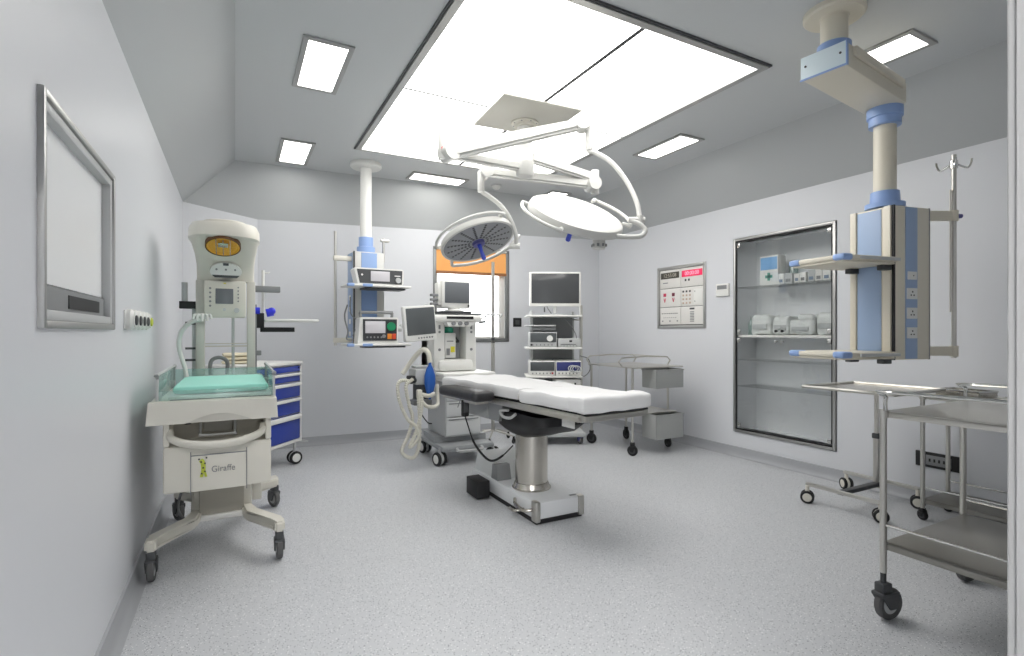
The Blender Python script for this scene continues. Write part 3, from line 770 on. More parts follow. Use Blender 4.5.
# ------------------------------------------------------------------ blue drawer cart
# local x along the front (left to right seen from the front), y into the cart
ang = math.degrees(math.atan2(.77, .64))
dc = thing('drawer_cart', 'white trolley with deep blue drawers behind the infant warmer', 'drawer cart', (.11, 5.00, 0), ang)
w, dp = .74, .46
f = MB()
f.box(0, w, .02, dp, .25, .98, .01); f.build('body', M_white, dc)
for x in (-.004, w-.022): f = MB(); f.box(x, x+.026, -.006, .03, .215, 1.0, .008); f.build('corner_post', M_white, dc)
zs = [(.245, .50, .05), (.50, .66, .035), (.66, .81, .035), (.81, .905, .03), (.905, .97, .02)]
for i, (za, zb, hh) in enumerate(zs):
    f = MB(); f.box(.025, w-.025, -.004, .02, za+.008, zb-.004, .004); d = f.build('drawer', M_cartblue, dc)
    if i < 4:
        f = MB(); f.box(.022, w-.024, -.028, -.0, zb-hh, zb-.004, .008); f.build('drawer_handle', M_white, d)
f = MB(); f.box(-.01, w+.01, -.02, dp+.01, .98, 1.012, .012); f.build('worktop', M_white, dc)
f = MB(); f.box(0, w, 0, dp, .215, .25, .01); f.build('chassis', M_white, dc)
f = MB(); f.cyl((w-.05, -.01, .95), (w-.05, 0, .95), .008); f.build('lock', M_black, dc)
for x, y in ((.05, .06), (w-.05, .04), (.05, dp-.05), (w-.05, dp-.05)): twin(dc, x, y, .062, .22, 60, 'white')
f = MB(); f.tube([(w-.02, .02, .215), (w+.06, -.03, .2), (w+.1, .04, .2), (w+.05, .12, .215)], .007, smooth=5); f.build('brake_pedal', M_lgrey, dc)
DM = Matrix.Translation((.11, 5.00, 0)) @ Matrix.Rotation(R(ang), 4, 'Z')
p = DM @ Vector((.20, .27, 1.012))
for k in range(3):
    o = thing('folded_towel', ['cream folded towel at the bottom of the pile on the blue drawer cart', 'cream folded towel in the middle of the pile on the blue drawer cart', 'cream folded towel on top of the pile on the blue drawer cart'][k], 'towel', (p.x, p.y, 1.013+k*.034), 5*k-6, 'towels on the drawer cart')
    f = MB(); f.rslab(-.13, .13, -.09, .09, 0, .031, .015, (10, 8, 4), .003, 14, k); f.build('towel_fold', mat('cream_towel', (226, 216, 190), .9), o)
    f = MB(); f.rslab(-.128, .12, -.095, -.05, .009, .022, .006, (10, 4, 2)); f.build('towel_edge', mat('cream_towel_edge', (236, 228, 204), .9), o)
# ------------------------------------------------------------------ operating table
TX, TY = 1.985, 3.45
ot = thing('operating_table', 'operating table covered with a white sheet on a steel column in the room centre', 'operating table', (TX, TY, 0))
T = Matrix.Rotation(R(5.2), 4, 'Z')
f = MB(); f.box(-.20, .185, -.44, .62, .03, .145, .012); base = f.build('base', mat('pale_grey_cover', (224, 226, 228), .4), ot)
f = MB(); f.box(-.195, .18, -.435, .61, .0, .03); f.build('base_underside', M_black, base)
MB().box(-.205, -.165, -.452, -.38, .012, .155, .012).build('corner_cap', M_steel2, base); MB().box(.145, .192, -.452, -.40, .012, .152, .010).build('corner_cap', M_steel2, base)
f = MB(); f.box(.10, .17, -.41, -.39, .145, .149, .001); f.build('level_mark', M_mgrey, base)
f = MB(); f.tube([(-.205, -.40, .09), (-.25, -.36, .085), (-.25, -.25, .095), (-.21, -.16, .10)], .013, smooth=5); f.tube([(-.21, -.30, .07), (-.27, -.27, .06), (-.275, -.2, .06)], .010, smooth=4); f.build('foot_pedal', M_steel, base)
f = MB(); f.prism([(.18, .145), (.24, .27), (.36, .30), (.55, .30), (.61, .145)], -.18, .14, 'x'); f.build('motor_cover', mat('white_grey_hump', (212, 214, 214), .4), base)
f = MB(); f.prism([(.155, .145), (.185, .26), (.25, .26), (.27, .145)], -.19, -.07, 'x'); f.build('motor_vent', M_mgrey, base)
f = MB(); f.box(-.345, -.235, .20, .41, .012, .145, .006); f.build('battery_box', M_black, ot)
CX, CY = -.03, -.09
f = MB(); f.lathe([(.145, .145), (.145, .152), (.128, .165), (.124, .19)], 40, ax=(CX, CY)); f.build('column_collar', M_steel, ot)
f = MB(); f.lathe([(.120, .15), (.120, .60)], 48, ax=(CX, CY)); f.build('column', M_steel, ot, 30)
# bellows and tilt head
f = MB()
f.loft([(CX, CY, .545, .125, .14), (CX, CY-.01, .575, .16, .22), (CX+.02, CY-.03, .60, .20, .30), (CX+.03, CY-.05, .66, .22, .36), (CX+.03, CY-.05, .72, .21, .35)], 32, 5.)
f.build('bellows', M_black, ot)
f = MB(); f.box(-.25, .2, .20, .62, .63, .775, .01, M=T); f.prism([(.20, .63), (.20, .775), (-.02, .775), (.06, .63)], -.24, .2, 'x', M=T); f.build('back_drive_box', mat('grey_metal_cover', (158, 160, 160), .4, .3), ot)
f = MB(); f.tube([(-.255, -.20, .72), (-.265, -.14, .685), (-.265, -.04, .685), (-.255, .0, .72), (-.255, -.10, .735)], .011, smooth=5, M=T); f.build('lever', M_lgrey, ot)
f = MB(); f.box(-.21, -.20, -.78, -.66, .70, .75, .004, M=T); f.box(-.205, -.195, -.73, -.71, .74, .78, M=T); f.build('label_plate', M_white, ot)
# side rails and frame
for s_ in (-1, 1):
    f = MB(); f.box(s_*.262-.012, s_*.262+.012, -.93, .93, .765, .808, .003, M=T); f.box(s_*.290-.004, s_*.290+.004, -.92, .90, .768, .800, .002, M=T)
    for y in (-.8, -.4, 0, .4, .8): f.cyl((s_*.27, y, .785), (s_*.29, y, .785), .008, M=T)
    f.build('side_rail', M_steel2, ot)
for y in (-.92, -.5, 0, .45, .9): MB().box(-.25, .25, y-.02, y+.02, .765, .80, .003, M=T).build('cross_frame', M_steel2, ot)
f = MB(); f.box(-.265, .265, -.95, -.28, .806, .818, .003, M=T).box(-.265, .265, -.27, .93, .806, .818, .003, M=T); f.build('table_deck', M_black, ot)
for nm, (a, b_) in {'leg': (-.955, -.275), 'back': (-.27, .945)}.items():
    f = MB(); f.rslab(-.285, .285, a, b_, .819, .908, .022, (16, 24 if nm == 'leg' else 40, 5), .014, 5, a, M=T)
    f.build('mattress', M_sheet, ot)
f = MB(); f.rslab(-.291, .291, -.962, -.80, .814, .913, .022, (20, 8, 6), .010, 9, 3., M=T); f.build('sheet_fold', M_sheet, ot)
f = MB(); f.rslab(-.475, -.295, .0, .62, .790, .868, .036, (10, 20, 6), 0, M=T, rz=.030); ap = f.build('arm_rest_pad', M_leather, ot)
f = MB(); f.box(-.44, -.33, .05, .6, .77, .792, .004, M=T).box(-.36, -.26, .26, .34, .765, .785, .004, M=T); f.build('arm_rest_bracket', M_steel2, ap)
hp = thing('hand_control', 'black hand control hanging on a cord from the operating table arm rest', 'remote control', (1.545, 3.66, .62))
f = MB(); f.box(-.028, .028, -.018, .018, .04, .165, .008); f.build('handset', M_black, hp)
f = MB(); f.box(-.02, .02, -.021, -.017, .07, .15, .002); f.build('keypad', M_dgrey, hp)
f = MB(); f.tube([(0, 0, .16), (-.02, 0, .185), (-.035, -.0, .17), (-.06, 0, .11)], .004, smooth=5); f.build('hook', M_mgrey, hp)
f = MB(); f.tube([(0, 0, .04), (.02, .0, -.02), (.07, -.0, -.16), (.14, -.03, -.27), (.20, -.06, -.31), (.27, -.1, -.27), (.34, -.14, -.19)], lambda t: .009 if .3 < t < .85 else .005, smooth=8); f.build('cord', M_black, hp)

# ------------------------------------------------------------------ anaesthesia machine
AX, AY = 2.03, 5.1
am = thing('anaesthesia_machine', 'white anaesthesia machine with monitors and blue breathing bag before the window', 'anaesthesia machine', (AX, AY, 0))
f = MB(); f.prism([(-.26, -.12), (.28, -.18), (.30, .28), (-.24, .28)], .19, .245, 'z'); f.box(-.27, .3, -.36, .33, .13, .19, .03); f.build('chassis', mat('grey_chassis', (160, 163, 165), .4), am)
for x, y in ((-.27, -.30), (.29, -.33), (-.22, .30), (.30, .30)):
    twin(am, x, y, .066, .17, 15, 'white')
f = MB(); f.tube([(-.12, -.37, .16), (-.1, -.42, .145), (.12, -.42, .145), (.14, -.37, .16)], .014, smooth=4); f.build('foot_rail', M_lgrey, am)
f = MB(); f.box(-.19, .21, -.22, .3, .245, .82, .02); f.build('drawer_cabinet', M_lgrey, am)
for za, zb in ((.265, .44), (.45, .60), (.61, .74)):
    f = MB(); f.box(-.175, .195, -.235, -.215, za, zb, .012); d = f.build('drawer', mat('drawer_grey_white', (214, 216, 216), .4), am)
    f = MB(); f.box(-.15, .17, -.243, -.23, zb-.022, zb-.012, .003); f.build('drawer_grip', M_mgrey, d)
f = MB(); f.box(-.24, .33, -.33, .3, .84, .895, .02); f.box(-.20, .22, -.24, .3, .80, .85, .01); f.build('work_surface', M_white, am)
# tower
f = MB(); f.box(-.26, -.14, -.1, .3, .895, 1.44, .015); f.box(.09, .21, -.1, .3, .895, 1.44, .015); f.box(-.26, .21, .1, .3, .895, 1.44, .01); f.build('tower', M_white, am)
f = MB(); f.box(-.14, .09, .06, .105, 1.02, 1.40); f.build('tower_recess', mat('grey_recess', (172, 175, 176), .5), am)
f = MB(); f.box(-.22, .17, -.14, .1, .895, 1.02, .045); f.build('lower_housing', M_white, am)
f = MB(); f.box(-.29, .235, -.2, .3, 1.40, 1.475, .025); f.prism([(-.16, 1.40), (.14, 1.40), (.11, 1.355), (-.13, 1.355)], -.19, -.02, 'y'); f.build('top_console', M_white, am)
f = MB(); f.box(-.16, .13, -.207, -.196, 1.432, 1.458, .003); f.build('console_display', M_black, am)
f = MB()
for x in (-.085, -.015, .055): f.cyl((x, -.215, 1.388), (x, -.185, 1.388), .02)
f.build('control_knob', M_mgrey, am)
f = MB(); f.box(-.30, .24, -.18, .28, 1.475, 1.49, .005); f.box(-.2, .14, -.14, .2, 1.49, 1.515, .01); f.build('top_tray', M_dgrey, am)
for x in (-.20, .15):
    MB().cyl((x, -.107, 1.30), (x, -.098, 1.30), .012).build('gauge', M_mgrey, am); MB().box(x-.01, x+.01, -.106, -.098, 1.33, 1.37, .002).build('indicator', M_mgrey, am); MB().cyl((x, -.107, 1.12), (x, -.098, 1.12), .014).build('gauge', M_mgrey, am)
f = MB(); f.box(-.125, .0, -.05, .07, 1.03, 1.29, .012); v = f.build('vaporizer', M_white, am)
f = MB(); f.lathe([(.05, 1.29), (.055, 1.30), (.055, 1.335), (.04, 1.35), (0, 1.35)], 20, ax=(-.06, .02)); f.build('vaporizer_dial', M_green2, v)
f = MB(); f.box(-.06, -.015, -.054, -.049, 1.09, 1.15); f.build('yellow_label', M_yellow, v)
f = MB(); f.box(-.105, -.07, -.054, -.049, 1.06, 1.13).box(-.1, -.03, -.054, -.049, 1.20, 1.21); f.build('printed_label', M_mgrey, v)
f = MB(); f.cyl((.0, .02, 1.2), (.06, .02, 1.2), .012); f.cyl((.04, 0.0, 1.21), (.04, .06, 1.24), .01); f.build('outlet_port', M_dgrey, am)
f = MB(); f.cyl((.235, -.1, 1.40), (.30, -.14, 1.41), .012); f.cyl((.235, -.1, 1.43), (.26, -.12, 1.45), .018); f.build('side_knob', M_dgrey, am)
# monitor on top (slightly turned)
MM = TRZ(-.015, -.02, 1.515, 3)
f = MB(); f.box(-.155, .165, -.06, .09, .03, .315, .012, M=MM); f.lathe([(.10, 0), (.1, .012), (.045, .02), (.045, .035)], 20, M=MM); f.box(-.19, -.155, -.03, .06, .06, .29, .01, M=MM); d = f.build('patient_monitor', M_white, am)
f = MB(); f.box(-.125, .15, -.066, -.055, .085, .30, .003, M=MM); f.build('screen', M_screen2, d)
f = MB(); f.cyl((.145, -.066, .058), (.145, -.055, .058), .013, M=MM); f.build('dial', M_dgrey, d)
f = MB()
for k in range(3): f.box(-.26, -.18, -.03, .02, .06+k*.045, .085+k*.045, .006, M=MM)
f.build('sensor_port', M_mgrey, d)
# swing-arm monitor on the left
M2 = TRZ(-.47, -.32, 1.215, 7) @ Matrix.Rotation(R(-5), 4, 'Y')
f = MB(); f.box(-.165, .165, -.03, .03, .0, .335, .014, M=M2); d = f.build('arm_monitor', M_white, am)
f = MB(); f.box(-.14, .15, -.036, -.025, .06, .315, .003, M=M2); f.build('screen', mat('dark_grey_screen', (92, 96, 98), .18), d)
f = MB()
for k in range(6): f.cyl((-.03+k*.028, -.036, .03), (-.03+k*.028, -.028, .03), .008, M=M2)
f.build('buttons', M_mgrey, d)
f = MB(); f.tube([(-.44, -.29, 1.37), (-.36, -.2, 1.36), (-.25, 0, 1.36)], .02, smooth=3); f.tube([(-.45, -.3, 1.53), (-.35, -.1, 1.58), (-.24, 0, 1.55)], .004, smooth=4); f.build('monitor_arm', M_lgrey, am)
# absorber block and breathing hoses
f = MB(Matrix.Translation((-.075, 0, 0))); f.box(-.46, -.25, -.36, -.14, .80, .95, .02); f.box(-.44, -.27, -.3, -.16, .95, .975, .01); ab = f.build('absorber', M_lgrey, am)
f = MB(Matrix.Translation((-.075, 0, 0))); f.cyl((-.36, -.25, .66), (-.36, -.25, .80), .085); f.build('absorber_canister', M_dgrey, am)
f = MB(Matrix.Translation((-.075, 0, 0))); f.box(-.46, -.28, -.32, -.18, .60, .65, .01); f.cyl((-.36, -.25, .62), (-.36, -.25, .66), .09); f.build('canister_base', M_mgrey, am)
f = MB(Matrix.Translation((-.075, 0, 0))); f.cyl((-.50, -.36, .845), (-.42, -.30, .845), .032); f.box(-.53, -.46, -.38, -.3, .82, .89, .01); f.build('valve', M_black, ab)
f = MB(Matrix.Translation((-.075, 0, 0))); f.loft([(-.33, -.40, .665, .010, .010), (-.33, -.40, .69, .018, .014), (-.33, -.40, .75, .040, .028), (-.33, -.40, .82, .055, .038), (-.33, -.40, .89, .052, .036), (-.33, -.40, .95, .035, .025), (-.33, -.40, .99, .015, .013), (-.33, -.40, 1.02, .014, .014)], 20, 2.); f.build('breathing_bag', M_bag, am)
f = MB(Matrix.Translation((-.075, 0, 0))); f.tube([(-.33, -.40, 1.01), (-.34, -.38, 1.10), (-.38, -.34, 1.13), (-.44, -.28, 1.06), (-.50, -.25, .97), (-.55, -.25, .90)], .024, seg=12, smooth=8); f.build('bag_arm', M_hose, am)
def ribbed(t): return .0165+.003*math.sin(t*420)
f = MB(Matrix.Translation((-.075, 0, 0))); f.tube([(-.49, -.38, .86), (-.56, -.40, .80), (-.53, -.40, .62), (-.50, -.40, .50), (-.54, -.40, .34), (-.60, -.40, .20), (-.50, -.40, .13), (-.44, -.40, .22), (-.43, -.40, .45), (-.44, -.4, .66), (-.43, -.38, .72)], ribbed, seg=10, smooth=22); f.build('breathing_hose', M_hose, am)
f = MB(Matrix.Translation((-.075, 0, 0))); f.tube([(-.48, -.36, .84), (-.62, -.38, .84), (-.62, -.38, .68), (-.55, -.4, .50), (-.47, -.42, .42), (-.45, -.43, .32), (-.53, -.42, .24), (-.46, -.42, .40), (-.42, -.42, .58), (-.41, -.40, .70)], ribbed, seg=10, smooth=22); f.build('breathing_hose', M_hose, am)
f = MB(Matrix.Translation((-.075, 0, 0))); f.tube([(-.43, -.38, .72), (-.35, -.42, .70), (-.29, -.42, .72)], .02, seg=10, smooth=6); f.tube([(-.42, -.40, .66), (-.36, -.42, .6), (-.26, -.4, .6), (-.24, -.36, .68), (-.24, -.34, .8)], .018, seg=10, smooth=6); f.box(-.455, -.405, -.41, -.36, .68, .76, .01); f.build('hose_joint', M_hose, am)
f = MB(Matrix.Translation((-.075, 0, 0))); f.tube([(-.36, -.2, .6), (-.35, -.22, .5), (-.3, -.25, .42), (-.25, -.22, .40)], .006, smooth=6); f.build('black_cable', M_black, am)

# ------------------------------------------------------------------ drip stand by the window
ds = thing('drip_stand', 'slim steel drip stand in front of the bright window', 'drip stand', (2.70, 5.55, 0))
f = MB(); f.cyl((0, 0, .12), (0, 0, 1.2), .022); f.cyl((0, 0, 1.2), (0, 0, 2.13), .019); f.build('pole', M_steel2, ds)
f = MB()
for k in range(5):
    a = R(72*k+20); f.tube([(0, 0, .14), (.16*math.cos(a), .16*math.sin(a), .11), (.27*math.cos(a), .27*math.sin(a), .085)], .012, smooth=3)
b_ = f.build('star_base', M_steel2, ds)
for k in range(5):
    a = R(72*k+20); caster(ds, .27*math.cos(a), .27*math.sin(a), .028, .085, 72*k, 'dark', .018, .0)
f = MB()
for k in range(4):
    a = R(90*k+20); c_, s_ = math.cos(a), math.sin(a)
    f.tube([(0, 0, 1.50), (.09*c_, .09*s_, 1.505), (.13*c_, .13*s_, 1.48), (.155*c_, .155*s_, 1.51)], .008, smooth=5)
f.cyl((0, 0, 1.48), (0, 0, 1.53), .02); f.build('hook_ring', M_chrome, ds)
f = MB(); f.cyl((0, 0, 1.17), (0, 0, 1.23), .022); f.build('clamp', M_dgrey, ds)

# ------------------------------------------------------------------ video tower
vt = thing('endoscopy_tower', 'tall equipment tower with a flat monitor on top, right of the window', 'equipment tower', (3.37, 5.27, 0), -26)
D = .5; W2 = .31
f = MB()
for x in (-.26, .26): f.box(x-.015, x+.015, .15, .2, .1, 1.55, .006)
f.build('frame_post', M_lgrey, vt)
f = MB(); f.cyl((.33, -.02, .12), (.33, -.02, 1.62), .018); f.box(.26, .345, -.03, .16, 1.44, 1.46, .004); f.box(.26, .345, -.03, .16, .76, .78, .004); f.cyl((.33, -.02, 1.44), (.33, -.02, 1.5), .024); f.build('side_pole', M_steel2, vt)
f = MB(); f.box(-.34, .34, -.28, .28, .09, .15, .02); f.build('base', M_lgrey, vt)
for x, y in ((-.29, -.22), (.29, -.22), (-.29, .22), (.29, .22)): caster(vt, x, y, .05, .1, 20, 'blue', .03, .01)
for z in (.60, .77, 1.10, 1.475):
    f = MB(); f.box(-.34, .31, -.25, .22, z, z+.022, .008); f.build('shelf', M_white, vt)
f = MB(); f.box(-.34, .0, -.25, .1, 1.365, 1.38, .005); f.build('half_shelf', M_lgrey, vt)
for x in (-.27,): f = MB(); f.cyl((x, -.1, .79), (x, -.1, 1.10), .017); f.cyl((x, -.1, 1.12), (x, -.1, 1.55), .017); f.build('front_post', M_lgrey, vt)
f = MB(); f.box(-.24, .25, .15, .17, .15, 1.48); f.build('rear_panel', M_mgrey, vt)
def dev(x0, x1, z0, z1, name, label, body, face, fx=(0., 1.), extra=None):
    d = thing(name, label, 'device')
    Mv = Matrix.Translation(vt.location) @ Matrix.Rotation(R(-26), 4, 'Z')
    q = Mv @ Vector((x0, -.22, z0)); d.location = q; d.rotation_euler = (0, 0, R(-26))
    w_, h_ = x1-x0, z1-z0
    MB().box(0, w_, 0, .33, .003, h_, .006).build('housing', body, d)
    if face: MB().box(w_*fx[0]+.008, w_*fx[1]-.008, -.004, .002, h_*.34, h_-.012, .002).build('front_panel', face, d)
    f = MB()
    for k in range(6): f.box(w_*(.1+.14*k), w_*(.1+.14*k)+.012, -.004, .002, h_*.12, h_*.22, .001)
    f.build('buttons', M_mgrey, d)
    return d, w_, h_
M_slate = mat('slate_front', (84, 88, 90), .3)
d, w_, h_ = dev(-.30, .015, 1.122, 1.30, 'light_source', 'grey device with a round white dial on the tower\'s upper left shelf', M_lgrey, M_slate)
MB().lathe([(0, 0), (.036, 0), (.034, .014), (0, .016)], 24, M=Matrix.Translation((w_*.74, -.003, h_*.58)) @ Matrix.Rotation(R(90), 4, 'X')).build('dial', M_white, d)
MB().box(.01, .03, -.005, .0, .02, .04).build('power_switch', M_black, d)
d, w_, h_ = dev(.03, .29, 1.122, 1.225, 'video_recorder', 'low grey recorder with a slot, right of the round-dial device', M_lgrey, None)
MB().box(w_*.5, w_*.62, -.003, .002, h_*.6, h_*.8).build('display', M_black, d); MB().box(w_*.1, w_*.8, -.003, .002, h_*.3, h_*.36).build('disc_slot', M_dgrey, d)
d, w_, h_ = dev(-.30, -.005, .792, .965, 'camera_unit', 'dark-fronted device with a red button on the tower\'s lower left', M_white, M_slate)
MB().box(w_*.86, w_*.93, -.006, .002, h_*.12, h_*.24, .002).build('red_button', mat('red_button', (190, 60, 62), .4), d)
d, w_, h_ = dev(.005, .30, .792, .965, 'insufflator', 'blue-fronted device with a coiled white cable, lower right in the tower', M_white, mat('navy_front', (54, 60, 118), .35))
f = MB(); f.tube([(w_*.6+.05*math.cos(t/3)+t*.001, -.03-.002*t, h_*.5+.035*math.sin(t/3)) for t in range(0, 60)], .006, seg=6); f.build('coiled_cable', M_lgrey, d)
d, w_, h_ = dev(.0, .29, .622, .75, 'printer_unit', 'white box device on the lowest visible tower shelf', M_white, None)
MB().box(w_*.75, w_*.82, -.003, .002, h_*.5, h_*.7).build('display', M_black, d)
d, w_, h_ = dev(-.28, .0, 1.315, 1.362, 'adapter_box', 'flat grey box beneath the small half shelf of the tower', M_mgrey, None)
f = MB(); f.tube([(.12, -.1, 1.45), (.2, -.12, 1.36), (.26, -.1, 1.25), (.24, -.1, 1.15)], .005, smooth=6); f.tube([(.3, -.1, 1.02), (.40, -.12, .98), (.42, -.12, .86), (.36, -.1, .78), (.3, -.1, .8)], .006, smooth=6); f.build('cables', M_mgrey, vt)
vm = thing('flat_monitor', 'white-framed flat monitor with dark screen standing on top of the equipment tower', 'monitor', (vt.location.x+.01, vt.location.y-.02, 1.497), -26)
f = MB(); f.box(-.31, .31, -.03, .02, .11, .52, .014); f.build('housing', M_white, vm)
f = MB(); f.box(-.285, .285, -.035, -.028, .145, .50, .002); f.build('screen', M_screen, vm)
f = MB(); f.box(-.02, .02, -.01, .03, .01, .14, .004); f.box(-.12, .12, -.09, .1, 0, .014, .006); f.build('stand', M_lgrey, vm)
f = MB(); f.tube([(-.1, -.0, .12), (-.09, -.05, .08), (-.05, -.06, .02)], .004, smooth=5); f.box(-.135, -.12, -.02, 0, .04, .10, .003); f.build('cable', M_dgrey, vm)

# ------------------------------------------------------------------ back trolley
bt = thing('instrument_trolley', 'steel trolley with hanging bins in the back right corner', 'trolley', (3.98, 4.62, 0), 0)
zt = .93
f = MB(); f.box(-.33, .36, -.47, .34, zt-.012, zt, .004); f.build('top_shelf', M_steel2, bt)
f = MB(); f.tube([(-.32, -.25, zt), (-.32, -.25, zt+.09), (.34, -.25, zt+.09), (.34, -.25, zt)], .007, smooth=2); f.tube([(-.32, .32, zt), (-.32, .32, zt+.09), (.34, .32, zt+.09), (.34, .32, zt)], .007, smooth=2); f.tube([(.34, -.25, zt+.09), (.34, .32, zt+.09)], .007); f.build('guard_rail', M_steel2, bt)
f = MB(); f.box(-.31, .33, -.40, .33, .42, .432, .004); f.build('lower_shelf', M_steel2, bt)
for x, y in ((-.30, -.40), (.34, -.26), (.22, .31), (-.30, .31)):
    f = MB(); f.cyl((x, y, .14), (x, y, zt), .013); f.build('leg', M_steel2, bt)
    caster(bt, x, y, .055 if y < 0 else .06, .16, 30 if x < 0 else -10, 'dark', .028, .0)
def hang_bin(z0, z1, name_):
    f = MB(); a, b_ = -.06, .33; y0, y1 = -.50, -.28; t = .006; tp = .012
    f.box(a+tp, b_-tp, y0+tp, y1-tp, z0, z0+t, .002)
    for q in ((a, a+t, y0, y1), (b_-t, b_, y0, y1), (a, b_, y0, y0+t), (a, b_, y1-t, y1)): f.box(q[0], q[1], q[2], q[3], z0, z1, .002)
    f.box(a-.008, b_+.008, y0-.008, y0, z1-.012, z1, .003); f.box(a-.008, b_+.008, y1, y1+.008, z1-.012, z1, .003)
    return f.build(name_, mat('bin_grey', (176, 178, 176), .45, .2), bt)
hang_bin(.70, .90, 'upper_bin'); hang_bin(.16, .42, 'lower_bin')
# ------------------------------------------------------------------ ceiling pendants
def socket_face(mb_parent, x, y, z, M, w=.05, h=.055):
    s = MB(); s.box(x-w/2, x+w/2, y-.006, y, z-h/2, z+h/2, .003, M=M); s = s.build('socket', M_white, mb_parent)
    k = MB(); k.box(x-.004, x+.004, y-.008, y-.005, z+.006, z+.016, M=M)
    for dx in (-.012, .012): k.box(x+dx-.004, x+dx+.004, y-.008, y-.005, z-.014, z-.006, M=M)
    k.build('pin_hole', M_dgrey, s)
# right pendant
PX, PY = 3.66, 1.81
rp = thing('ceiling_pendant', 'large ivory and blue ceiling service pendant with two shelves, at the right', 'ceiling pendant', (PX, PY, 1.13))
o = Vector((2.975-PX, 1.73-PY, -1.13))
f = MB(); f.lathe([(0, 3.1), (.155, 3.1), (.155, 3.075), (.145, 3.065), (.075, 3.065), (.07, 3.06), (0, 3.06)], 40, M=Matrix.Translation(o)); f.build('ceiling_flange', M_pendant, rp)
f = MB(); f.lathe([(.068, 3.065), (.068, 2.87)], 32, M=Matrix.Translation(o)); f.build('upper_tube', M_pendant, rp)
f = MB(); f.lathe([(.085, 2.91), (.085, 2.87), (.095, 2.868), (.095, 2.852), (0, 2.852)], 32, M=Matrix.Translation(o)); f.build('upper_collar', M_bluetrim, rp)
Ma = Matrix.Translation(o) @ Matrix.Rotation(math.atan2(.08, .685), 4, 'Z')
f = MB(); f.box(-.12, .70, -.115, .115, 2.72, 2.85, .012, M=Ma); f.build('swing_arm', M_pendant, rp)
f = MB(); f.box(-.135, -.118, -.118, .118, 2.722, 2.848, .004, M=Ma); e_ = f.build('arm_end_cap', mat('ice_blue_cap', (226, 240, 246), .35), rp)
f = MB(); f.box(-.138, -.134, -.12, .12, 2.714, 2.724, M=Ma); f.box(-.137, -.117, -.122, -.117, 2.72, 2.85, M=Ma); f.build('cap_edge', M_bluetrim, e_)
f = MB()
for y in (-.09, .09): f.cyl((-.139, y, 2.79), (-.134, y, 2.79), .006, M=Ma)
f.build('screw', M_dgrey, e_)
f = MB(); f.box(-.05, .62, -.135, -.115, 2.79, 2.84, .006, M=Ma); f.build('arm_side_cover', M_pendant, rp)
C = Matrix.Translation((0, 0, -1.13))
f = MB(); f.lathe([(0, 2.72), (.098, 2.72), (.098, 2.665), (.088, 2.66), (.088, 2.61), (0, 2.61)], 36, M=C); f.build('lower_collar', M_bluetrim, rp)
f = MB(); f.lathe([(.062, 2.62), (.062, 2.14)], 32, M=C); f.build('drop_tube', M_pendant, rp)
f = MB(); f.lathe([(.078, 2.19), (.082, 2.12), (.108, 2.115), (.108, 2.085), (0, 2.085)], 36, M=C); f.build('head_collar', M_bluetrim, rp)
# service head: N corner towards the camera
B = TRZ(.03, -.01, 0, -10); zb, zt2 = 0.0, .94; hw, hd = .155, .14
f = MB(); f.box(-hw, hw, -hd, hd, zb, zt2, .008, M=B); hd_ = f.build('service_head', M_pendant, rp)
f = MB(); f.box(-hw-.004, -hw+.002, -hd+.075, hd-.05, .02, zt2-.012, .001, M=B); f.build('blue_side_panel', M_blue, hd_)
f = MB(); f.box(-hw-.012, -hw+.002, -hd+.012, -hd+.055, 0.0, zt2, .004, M=B).box(-hw-.012, -hw+.002, hd-.045, hd-.004, .0, zt2, .004, M=B); f.build('edge_rail', M_pendant, hd_)
f = MB(); f.box(-hw-.002, -hw+.01, -hd-.003, -hd+.01, 0, zt2, M=B); f.build('rail_slot', M_black, hd_)
f = MB(); f.box(-.058, .042, -hd-.004, -hd+.002, 0.006, zt2-.006, .001, M=B); f.build('blue_front_strip', M_blue, hd_)
f = MB(); f.box(hw-.005, hw+.004, -hd+.0, hd, 0, zt2, M=B); f.build('side_edge', M_mgrey, hd_)
f = MB(); f.box(-.045, .03, -hd-.010, -hd-.003, .49, .54, .003, M=B); f.build('outlet_plate', M_white, hd_)
f = MB(); f.cyl((0, -hd-.011, .515), (0, -hd-.009, .515), .004, M=B); f.build('plate_screw', M_dgrey, hd_)
for z in (.405, .285, .165): socket_face(hd_, -.008, -hd-.003, z, B, .088, .068)
def pend_shelf(par, M, x0, x1, y0, y1, z, handle=True):
    f = MB(); f.box(x0, x1, y0, y1, z, z+.030, .010, M=M); f.box(x0+.01, x1-.01, y0+.012, y1-.012, z-.014, z, .004, M=M); s = f.build('shelf', M_pendant, par)
    x = x0
    for y in (y0, y1):
        f = MB(); f.box(x-.006, x+.07, y-.006 if y == y0 else y-.07, y+.07 if y == y0 else y+.006, z-.004, z+.034, .012, M=M); f.build('blue_corner', M_bluetrim, s)
    f = MB(); f.box(x0+.12, x1+.0, y0-.016, y0-.004, z+.004, z+.022, .003, M=M); f.build('side_bar', M_lgrey, s)
    return s
for z in (.590, .022):
    s = pend_shelf(rp, B, -.60, -.165, -.175, .20, z)
    f = MB()
    for y in (-.11, .10):
        f = MB(); f.box(-.23, -.155, y-.02, y+.02, z-.045, z-.012, .004, M=B); f.build('shelf_bracket', M_dgrey, s)
